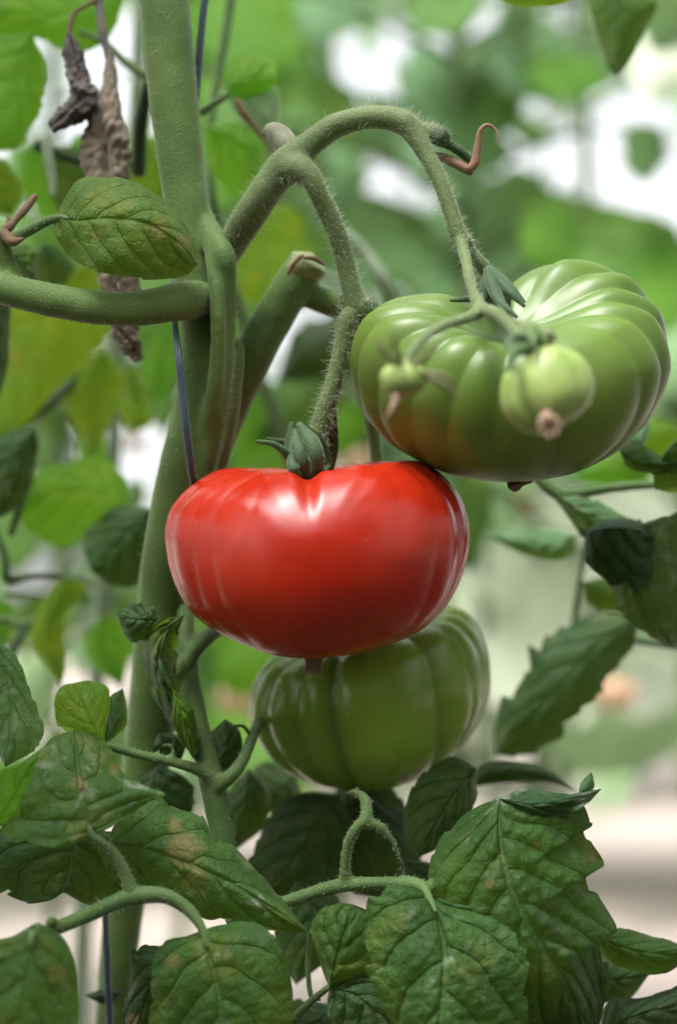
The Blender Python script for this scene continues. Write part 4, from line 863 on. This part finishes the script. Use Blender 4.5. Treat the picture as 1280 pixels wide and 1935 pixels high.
nb_leaf(rp, [(1090, 1010), (1030, 1035), (970, 1025), (908, 1005)], [(1090, 1010), (1040, 1000), (970, 1000), (908, 1005)], [(1090, 1010), (1070, 1056), (1000, 1052), (908, 1005)], .72, 'leaf_grey', serr=(0, 0))
nb_leaf(rp, [(1100, 1100), (1140, 1110), (1180, 1130), (1200, 1170)], [(1100, 1100), (1150, 1090), (1200, 1120), (1200, 1170)], [(1100, 1100), (1110, 1140), (1160, 1160), (1200, 1170)], .73, 'leaf')
nb_leaf(rp, [(1170, 850), (1200, 874), (1240, 880), (1290, 872)], [(1170, 850), (1190, 830), (1220, 845), (1250, 860), (1290, 872)], [(1170, 850), (1190, 884), (1240, 896), (1290, 880), (1290, 872)], (.625, .622, .62, .62), 'leaf', relief=.0008, serr=(4, .06))
nb_leaf(rp, [(1300, 930), (1270, 900), (1255, 870), (1290, 820)], [(1300, 930), (1250, 930), (1236, 890), (1260, 850), (1290, 820)], [(1300, 930), (1320, 880), (1290, 820)], (.63, .625, .62, .62), 'leaf', relief=.0008, serr=(4, .08))
nb_leaf(rp, [(1200, 780), (1214, 800), (1215, 830), (1210, 870)], [(1200, 780), (1180, 820), (1210, 870)], [(1200, 780), (1228, 800), (1210, 870)], (.64, .635, .63, .63), 'leaf_grey', relief=.0006, serr=(0, 0))
nb_leaf(rp, [(1290, 800), (1250, 820), (1210, 830), (1170, 880)], [(1290, 800), (1230, 790), (1190, 820), (1170, 880)], [(1290, 800), (1280, 850), (1230, 880), (1170, 880)], .80, 'leaf_yellow')
nb_leaf(rp, [(1230, 850), (1180, 870), (1130, 890), (1080, 900)], [(1230, 850), (1160, 850), (1080, 900)], [(1230, 850), (1220, 910), (1140, 920), (1080, 900)], .80, 'leaf_bright')
nb_leaf(rp, [(1165, -30), (1168, 40), (1164, 100), (1166, 150)], [(1165, -30), (1118, -10), (1126, 50), (1146, 120), (1166, 150)], [(1165, -30), (1240, 0), (1220, 60), (1190, 120), (1166, 150)], .72, 'leaf', serr=(0, 0), relief=.0007)
nb_leaf(rp, [(1090, -20), (1040, -4), (1000, 0), (930, -14)], [(1090, -20), (1010, -40), (930, -14)], [(1090, -20), (1070, 6), (1010, 14), (960, 8), (930, -14)], .66, 'leaf_yellow', serr=(0, 0), relief=.0006)
stalk('leaf_stalk', rp, [(1130, 960, .72, 4), (1110, 1040, .73, 6), (1096, 1100, .74, 6), (1085, 1180, .75, 6)], 'petiole', sides=8)
stalk('leaf_stalk', rp, [(1200, 1212, .70, 5), (1240, 1218, .70, 5), (1330, 1230, .72, 6)], 'stem_dark', sides=8)

# ============================================================ FAR ROWS
def leaflet_geo(o, d, nrm, L, Wd, seed, ns=12, nh=4):
    """a pointed, lobed, drooping leaflet from point o along d; returns verts, faces, uv"""
    d = d / np.linalg.norm(d); nrm = nrm - d * (nrm @ d); nrm /= np.linalg.norm(nrm); s_ = np.cross(d, nrm)
    v = []; uv = []
    for i in range(ns + 1):
        s = i / ns
        w_ = Wd * (math.sin(math.pi * min(1, s ** .62)) ** .85) * (1 + .16 * math.sin(s * 22 + seed))
        c = o + d * L * s - nrm * L * .35 * s * s
        for k in range(-nh, nh + 1):
            t = k / nh
            v.append(c + s_ * w_ * .5 * t - nrm * (abs(t) ** 1.5 * Wd * .16 + .02 * L * math.sin(s * 16 + t * 3 + seed)) + d * L * .04 * abs(t)); uv.append((t * .5 + .5, s))
    W_ = 2 * nh + 1
    f = [(i * W_ + k, i * W_ + k + 1, (i + 1) * W_ + k + 1, (i + 1) * W_ + k) for i in range(ns) for k in range(W_ - 1)]
    return v, f, uv
protos = {}
def compound(mat, seed):
    key = (mat, seed)
    if key in protos: return protos[key]
    r_ = random.Random(seed); v = []; f = []; uv = []
    def add(g):
        o = len(v); v.extend(g[0]); f.extend([tuple(i + o for i in q) for q in g[1]]); uv.extend(g[2] if len(g) > 2 else [(.5, .5)] * len(g[0]))
    def ax(s): return np.array([.03 * math.sin(s * 4 + seed), s, .16 * math.sin(s * 2.0) - .42 * s * s])
    W_ = [list(ax(s)) + [.012 * (1 - .6 * s)] for s in np.linspace(0, .95, 8)]
    add(tube_world(W_, n=12, sides=6, lump=0))
    for s, L in ((.36, .26), (.40, .27), (.60, .34), (.64, .33), (.82, .30), (.84, .31), (.95, .42)):
        sd_ = -1 if int(s * 100) % 4 in (0, 2) and s < .95 else 1
        if s in (.36, .60, .82): sd_ = -1
        tg = ax(s + .02) - ax(s - .02); tg /= np.linalg.norm(tg)
        out = np.array([sd_ * 1.0, 0, .1]) if s < .95 else tg
        d = out * .85 + tg * .55 if s < .95 else tg
        add(leaflet_geo(ax(s), d + np.array([r_.uniform(-.1, .1) for _ in range(3)]), np.array([r_.uniform(-.3, .3), r_.uniform(-.2, .2), 1.0]), L * r_.uniform(.85, 1.15), L * .62, seed + s * 10))
    me = bpy.data.meshes.new('leaf'); me.from_pydata([tuple(q) for q in v], [], f); me.materials.append(M[mat])
    me.polygons.foreach_set('use_smooth', [True] * len(me.polygons))
    l = me.uv_layers.new(name='UVMap'); vi = np.empty(len(me.loops), int); me.loops.foreach_get('vertex_index', vi); l.data.foreach_set('uv', np.array(uv)[vi].ravel())
    ua = np.array(uv); at = me.attributes.new('veins', 'FLOAT', 'POINT'); at.data.foreach_set('value', 6 * (ua[:, 1] - .3 * np.abs(ua[:, 0] * 2 - 1)) + 10)
    pts = [np.array(ax(s)) for s in (.4, .62, .83, 1.1)] + [np.array([sx * .2, y, ax(y)[2]]) for sx in (-1, 1) for y in (.45, .7, .9)]
    protos[key] = (me, pts); return protos[key]

WHITE = [(745, 100, 75, 48), (690, 90, 60, 32), (742, 130, 42, 58), (752, 345, 62, 50), (1045, 255, 60, 62), (1100, 310, 105, 75), (1205, 205, 62, 62), (1150, 250, 75, 55), (1080, 380, 70, 48), (1010, 345, 45, 50), (1262, 360, 48, 66),
         (905, 62, 34, 40), (110, 180, 90, 110), (60, 110, 60, 60), (165, 290, 70, 60), (250, 190, 32, 130), (110, 60, 60, 50), (240, 60, 40, 60), (30, 310, 40, 30), (925, 530, 24, 42), (1010, 10, 120, 20), (590, 600, 40, 40), (560, 640, 30, 40),
         (510, 700, 26, 30), (490, 780, 50, 40), (160, 1165, 45, 45), (90, 850, 60, 36), (290, 740, 34, 40), (270, 900, 60, 80), (60, 1070, 100, 50), (70, 1290, 45, 100)]
WHITE = [(a, b, c * .88, d * .88) for a, b, c, d in WHITE]
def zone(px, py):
    """leaf tone for each part of the far rows; pale ones hold sky light in their colour"""
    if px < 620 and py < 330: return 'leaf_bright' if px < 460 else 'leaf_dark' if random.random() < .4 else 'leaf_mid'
    if 600 < px < 1000 and py < 560: return random.choice(['leaf_grey', 'leaf_grey', 'leaf_pale_lit', 'leaf_bright', 'leaf_mid'])
    if px > 1040 and 380 < py < 760: return 'leaf_pale_lit' if random.random() < .5 else 'leaf_bright'
    if px > 980 and py < 330: return 'leaf_mid' if random.random() < .6 else 'leaf_pale_lit'
    if 860 < px < 1110 and 980 < py < 1400: return 'leaf_white_lit'
    if px > 1100 and 850 < py < 1100: return 'leaf_bright' if random.random() < .5 else 'leaf_white_lit'
    if px > 1080 and 1180 < py < 1480: return 'leaf_pale_lit'
    if px < 640: return random.choice(['leaf_bright', 'leaf_mid', 'leaf_mid', 'leaf_pale_lit'])
    return random.choice(['leaf_mid', 'leaf_pale_lit', 'leaf_dark'])
ORD = ['first', 'second', 'third', 'fourth', 'fifth', 'sixth', 'seventh', 'eighth', 'ninth', 'tenth']
nleaf = 0
for row, (Y, x0, x1, step, hgt, per, scl) in enumerate([(1.9, -.62, .62, .21, 1.40, 34, .30), (3.3, -1.1, 1.1, .30, 1.85, 38, .40), (5.6, -1.8, 1.8, .42, 2.7, 42, .52)]):
    xs_ = np.arange(x0, x1 + .01, step)
    for i, x in enumerate(xs_):
        x = x + random.uniform(-.05, .05); y = Y + random.uniform(-.15, .15)
        e = empty('tomato_plant', (x, y, 0), f'blurred tall tomato plant, {ORD[min(i, 9)]} from the left in the {["nearest", "middle", "farthest"][row]} row behind', 'tomato plant', 'tomato plants in the blurred rows behind')
        ph = random.uniform(0, 6)
        W_ = [[x + .03 * math.sin(z * 3 + ph), y + .03 * math.cos(z * 2.2 + ph), z, .008] for z in np.linspace(-.02, hgt, 9)]
        v, f = tube_world(W_, n=24, sides=8, lump=0); mk('stem', v, f, M['stem_pale'] if random.random() < .5 else M['petiole'], e)
        ang = random.uniform(0, 6.28)
        for k in range(per):
            z = .18 + (hgt - .2) * (k + random.random() * .6) / per
            ang += 2.4
            p0 = np.array([x + .03 * math.sin(z * 3 + ph), y + .03 * math.cos(z * 2.2 + ph), z])
            sc_ = scl * random.uniform(.75, 1.15)
            for att in range(10):
                rot = Matrix.Rotation(ang + att * .9, 4, 'Z') @ Matrix.Rotation(random.uniform(-.25, .45), 4, 'X') @ Matrix.Rotation(random.uniform(-.4, .4), 4, 'Y')
                mt4 = Matrix.Translation(Vector(p0)) @ rot @ Matrix.Scale(sc_, 4)
                me, pts = compound('leaf', 0)
                bad = False; cx_ = cy_ = 0
                for q in pts:
                    wq = mt4 @ Vector(q); a, b, dd = proj(wq); cx_ += a; cy_ += b
                    rad = sc_ * .06 / dd * SPX
                    for (wx, wy, rx, ry) in WHITE:
                        if ((a - wx) / (rx + rad)) ** 2 + ((b - wy) / (ry + rad)) ** 2 < 1: bad = True
                    if b > 1440 and a > 600: bad = True
                    if b > 1500: bad = True
                if not bad: break
            if bad: continue
            cx_ /= len(pts); cy_ /= len(pts)
            if not (-500 < cx_ < 1780 and -500 < cy_): continue
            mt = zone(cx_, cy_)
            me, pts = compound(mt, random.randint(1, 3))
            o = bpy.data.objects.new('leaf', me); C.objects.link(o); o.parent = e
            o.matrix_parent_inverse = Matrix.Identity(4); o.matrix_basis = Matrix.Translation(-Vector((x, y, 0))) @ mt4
            nleaf += 1
print('far leaves', nleaf)

# the same row and the row behind the photographer: unseen plants added to shade the fruits and darken reflections
def shade_plant(x, y, hgt, z0, per, sc0, label):
    e = empty('tomato_plant', (x, y, 0), label, 'tomato plant', 'unseen tomato plants added to shade the fruits')
    W_ = [[x, y, z, .009] for z in np.linspace(-.02, hgt, 8)]
    v, f = tube_world(W_, n=24, sides=8, lump=0); mk('stem', v, f, M['petiole'], e)
    ang = random.uniform(0, 6.28)
    for k in range(per):
        z = z0 + (hgt - z0) * (k + random.random() * .6) / per; ang += 2.4
        for att in range(8):
            mt4 = Matrix.Translation((x, y, z)) @ Matrix.Rotation(ang + att, 4, 'Z') @ Matrix.Rotation(random.uniform(-.2, .4), 4, 'X') @ Matrix.Rotation(random.uniform(-.4, .4), 4, 'Y') @ Matrix.Scale(sc0 * random.uniform(.8, 1.15), 4)
            me, pts = compound('leaf', random.randint(1, 3)); bad = False
            for q in [me.vertices[j_].co for j_ in range(0, len(me.vertices), 9)]:
                wq = mt4 @ q; a, b, dd = proj(wq)
                if dd > .02 and -160 < a < 1440 and -160 < b < 2100: bad = True
                if (wq - Vector(CAM)).length < .16: bad = True
            if not bad: break
        if bad: continue
        o = bpy.data.objects.new('leaf', me); C.objects.link(o); o.parent = e
        o.matrix_basis = Matrix.Translation(-Vector((x, y, 0))) @ mt4
for i, (x, y, h_) in enumerate([(-.42, .62, 1.5), (.46, .60, 1.5), (-.85, .6, 1.6), (.9, .62, 1.6)]):
    shade_plant(x, y, h_, .5, 24, .36, 'unseen tomato plant added for shade beside the main one, outside the picture, %s from the left' % ORD[i])
for i, (x, y, h_) in enumerate([(-.75, -.6, 1.4), (-.38, -.75, 1.45), (0, -.8, 1.4), (.38, -.72, 1.5), (.75, -.6, 1.5), (-1.2, -1.3, 1.7), (-.6, -1.35, 1.7), (0, -1.4, 1.7), (.6, -1.35, 1.7), (1.2, -1.3, 1.7)]):
    shade_plant(x, y, h_, .08, 46, .40, 'unseen tomato plant added for shade behind the photographer, %s from the left' % ORD[i])

# big blurred leaves right of the red tomato, bright light put into their colour
def big(parent, px, py, w_, h_, d, mt, rot=0):
    c, s = math.cos(rot), math.sin(rot)
    def q(a, b): return (px + a * w_ * c - b * h_ * s, py + a * w_ * s + b * h_ * c)
    d = (d + .05, d + .02, d - .04, d - .12)
    return nb_leaf(parent, [q(0, -.5), q(.02, -.2), q(-.02, .2), q(0, .5)], [q(0, -.5), q(-.3, -.45), q(-.5, -.15), q(-.38, .25), q(0, .5)], [q(0, -.5), q(.32, -.42), q(.5, -.1), q(.36, .28), q(0, .5)], d, mt, el=.03, er=.02, serr=(5, .14))
e = plant_stem([(1010, 700, 1.5, 14), (1020, 1000, 1.5, 14), (1015, 1500, 1.5, 14), (1015, 1600, 1.5, 14)], 'tomato_plant', 'blurred plant with broad leaves coloured pale as if brightly lit right of the red tomato', 14, 'petiole')
big(e, 985, 1200, 260, 340, 1.45, 'leaf_white_lit', .1)
big(e, 960, 1060, 200, 160, 1.5, 'leaf_white_lit', .6)
big(e, 1150, 975, 280, 120, 1.45, 'leaf_white_lit', .1)
big(e, 1210, 1290, 160, 150, 1.5, 'leaf_white_lit', .2)
big(e, 1190, 1400, 300, 130, 1.55, 'leaf_pale_lit', -.3)
for pts in ([(1018, 1010, 1.5, 8), (990, 1020, 1.47, 7), (975, 1040, 1.46, 6)], [(1018, 960, 1.5, 8), (1060, 930, 1.47, 7), (1150, 915, 1.45, 6)], [(1016, 1260, 1.5, 8), (1100, 1240, 1.5, 7), (1200, 1215, 1.5, 6)]):
    stalk('leaf_stalk', e, pts, 'petiole', sides=8)

# hand-placed broad blurred leaves of a climbing plant in the upper right
e = plant_stem([(840, -400, 1.35, 12), (860, 0, 1.35, 12), (872, 400, 1.38, 12), (900, 900, 1.42, 13), (930, 1400, 1.48, 14), (940, 1600, 1.5, 14)], 'tomato_plant', 'blurred climbing tomato plant with broad pale leaves behind the upper green tomato', 12, 'stem_pale')
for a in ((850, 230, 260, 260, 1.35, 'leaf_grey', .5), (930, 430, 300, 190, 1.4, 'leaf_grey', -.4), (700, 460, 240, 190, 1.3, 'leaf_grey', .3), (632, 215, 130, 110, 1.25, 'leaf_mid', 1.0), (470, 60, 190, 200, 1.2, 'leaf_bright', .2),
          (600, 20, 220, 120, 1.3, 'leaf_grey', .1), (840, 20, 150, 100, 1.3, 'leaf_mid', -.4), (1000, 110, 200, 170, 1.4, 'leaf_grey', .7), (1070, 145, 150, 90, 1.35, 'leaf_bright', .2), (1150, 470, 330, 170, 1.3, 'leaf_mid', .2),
          (1250, 540, 170, 200, 1.25, 'leaf_bright', .1), (1218, 290, 90, 120, 1.3, 'leaf', .1), (1040, 455, 130, 120, 1.25, 'leaf_bright', .9), (1255, 110, 130, 190, 1.4, 'leaf_white_lit', .3), (560, 330, 130, 150, 1.2, 'leaf', -.3), (720, 240, 120, 110, 1.4, 'leaf_grey', .9),
          (620, 330, 150, 170, 1.4, 'leaf_grey', .0), (960, 560, 200, 120, 1.4, 'leaf_pale_lit', .2), (1000, 250, 70, 60, 1.45, 'leaf_mid', .3), (1270, 30, 130, 160, 1.3, 'leaf', .5), (900, 130, 100, 110, 1.45, 'leaf', .2), (980, 20, 100, 70, 1.4, 'leaf', 1.2)):
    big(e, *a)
    tx = min(max(a[0], 840), 880)
    stalk('leaf_stalk', e, [(866, a[1] + 60, 1.37, 7), ((866 + a[0]) / 2, a[1] + 10 - a[3] * .3, (1.37 + a[4]) / 2, 6), (a[0], a[1] - a[3] * .45, a[4], 4)], 'petiole', sides=8)

# blurred climbing plant filling the left background
e = plant_stem([(110, -500, 1.25, 11), (100, 200, 1.25, 11), (120, 800, 1.3, 12), (100, 1400, 1.35, 12), (100, 1700, 1.4, 12)], 'tomato_plant', 'strongly blurred tomato plant at the far left behind the yellow-green leaves', 12, 'petiole')
for a in ((300, 640, 120, 150, 1.2, 'leaf_bright', .2), (250, 470, 140, 200, 1.15, 'leaf_yellow', -.2), (90, 980, 170, 120, 1.25, 'leaf_mid', .6), (40, 720, 150, 130, 1.3, 'leaf_mid', .1), (230, 740, 90, 120, 1.15, 'leaf_yellow', .1), (500, 860, 150, 150, 1.2, 'leaf_bright', .5),
          (220, 1110, 120, 90, 1.2, 'leaf_grey', .4), (30, 480, 120, 170, 1.2, 'leaf_mid', .2), (180, 1240, 110, 90, 1.3, 'leaf_pale_lit', -.3), (420, 1180, 110, 130, 1.25, 'leaf_bright', .3), (20, 1190, 120, 90, 1.25, 'leaf_mid', .8), (280, 330, 90, 110, 1.2, 'leaf_yellow', .2),
          (460, 560, 170, 220, 1.15, 'leaf_mid', .3), (580, 760, 130, 170, 1.2, 'leaf_mid', -.3), (90, 880, 100, 70, 1.35, 'leaf_grey', .9), (60, 1310, 110, 150, 1.3, 'leaf_pale_lit', .3), (60, 330, 110, 130, 1.0, 'leaf_mid', .3),
          (280, 560, 110, 130, 1.0, 'leaf_mid', .2), (60, 610, 150, 150, 1.05, 'leaf_bright', .5), (150, 730, 120, 110, 1.05, 'leaf_mid', -.3), (90, 1170, 110, 100, 1.1, 'leaf_mid', .4), (225, 1070, 110, 90, 1.0, 'leaf_mid', .8), (110, 480, 120, 120, 1.0, 'leaf_bright', .1),
          (250, 1200, 90, 110, 1.1, 'leaf_bright', .2), (310, 760, 70, 120, 1.1, 'leaf_mid', .1), (20, 1040, 90, 90, 1.1, 'leaf_mid', .1), (420, 330, 110, 160, 1.1, 'leaf_bright', .2), (430, 200, 90, 120, 1.1, 'leaf_mid', -.2), (560, 480, 120, 130, 1.2, 'leaf_mid', .4)):
    big(e, *a)
    stalk('leaf_stalk', e, [(112, a[1] - 10, 1.29, 6), ((112 + a[0]) / 2, a[1] - a[3] * .6, (1.29 + a[4]) / 2, 5), (a[0], a[1] - a[3] * .45, a[4] + .04, 4)], 'petiole', sides=8)

# far ripening fruits
def far_fruit(px, py, rpx, d, mat, label):
    pc = P(px, py, d); r = empty('tomato', pc, label, 'tomato', 'blurred ripening tomatoes far behind')
    R_ = rpx * d / SPX; v = []; f = []; A, B_ = 24, 14
    for i in range(B_ + 1):
        th = math.pi * i / B_
        for k in range(A):
            a = 2 * math.pi * k / A; q = 1 + .05 * math.cos(6 * a)
            v.append(pc + np.array([math.sin(th) * math.cos(a) * q, math.sin(th) * math.sin(a) * q, .8 * math.cos(th) - .2 * math.exp(-(th / .4) ** 2)]) * R_)
    f = [(i * A + k, (i + 1) * A + k, (i + 1) * A + (k + 1) % A, i * A + (k + 1) % A) for i in range(B_) for k in range(A)]
    mk('skin', v, f, M[mat], r)
    mk('calyx', *tube_world([list(pc + np.array([0, 0, R_ * .55])) + [R_ * .2], list(pc + np.array([0, 0, R_ * .95])) + [R_ * .08], list(pc + np.array([0, .0, R_ * 1.3])) + [R_ * .06]], n=8, sides=8), M['sepal'], r)
far_fruit(258, 838, 18, 1.2, 'far_red', 'blurred red fruit seen left of the main stem')
far_fruit(668, 872, 34, 1.25, 'far_orange', 'blurred peach coloured fruit just above the red tomato')
far_fruit(1165, 1308, 40, 1.35, 'far_orange', 'blurred peach coloured fruit at the lower right under the toothed leaf')
far_fruit(1000, 945, 20, 1.6, 'far_red', 'blurred reddish fruit below the large green tomato')
far_fruit(446, 1318, 34, 1.3, 'far_orange', 'blurred peach coloured fruit left of the lowest green tomato')
print('objects', len(bpy.data.objects))
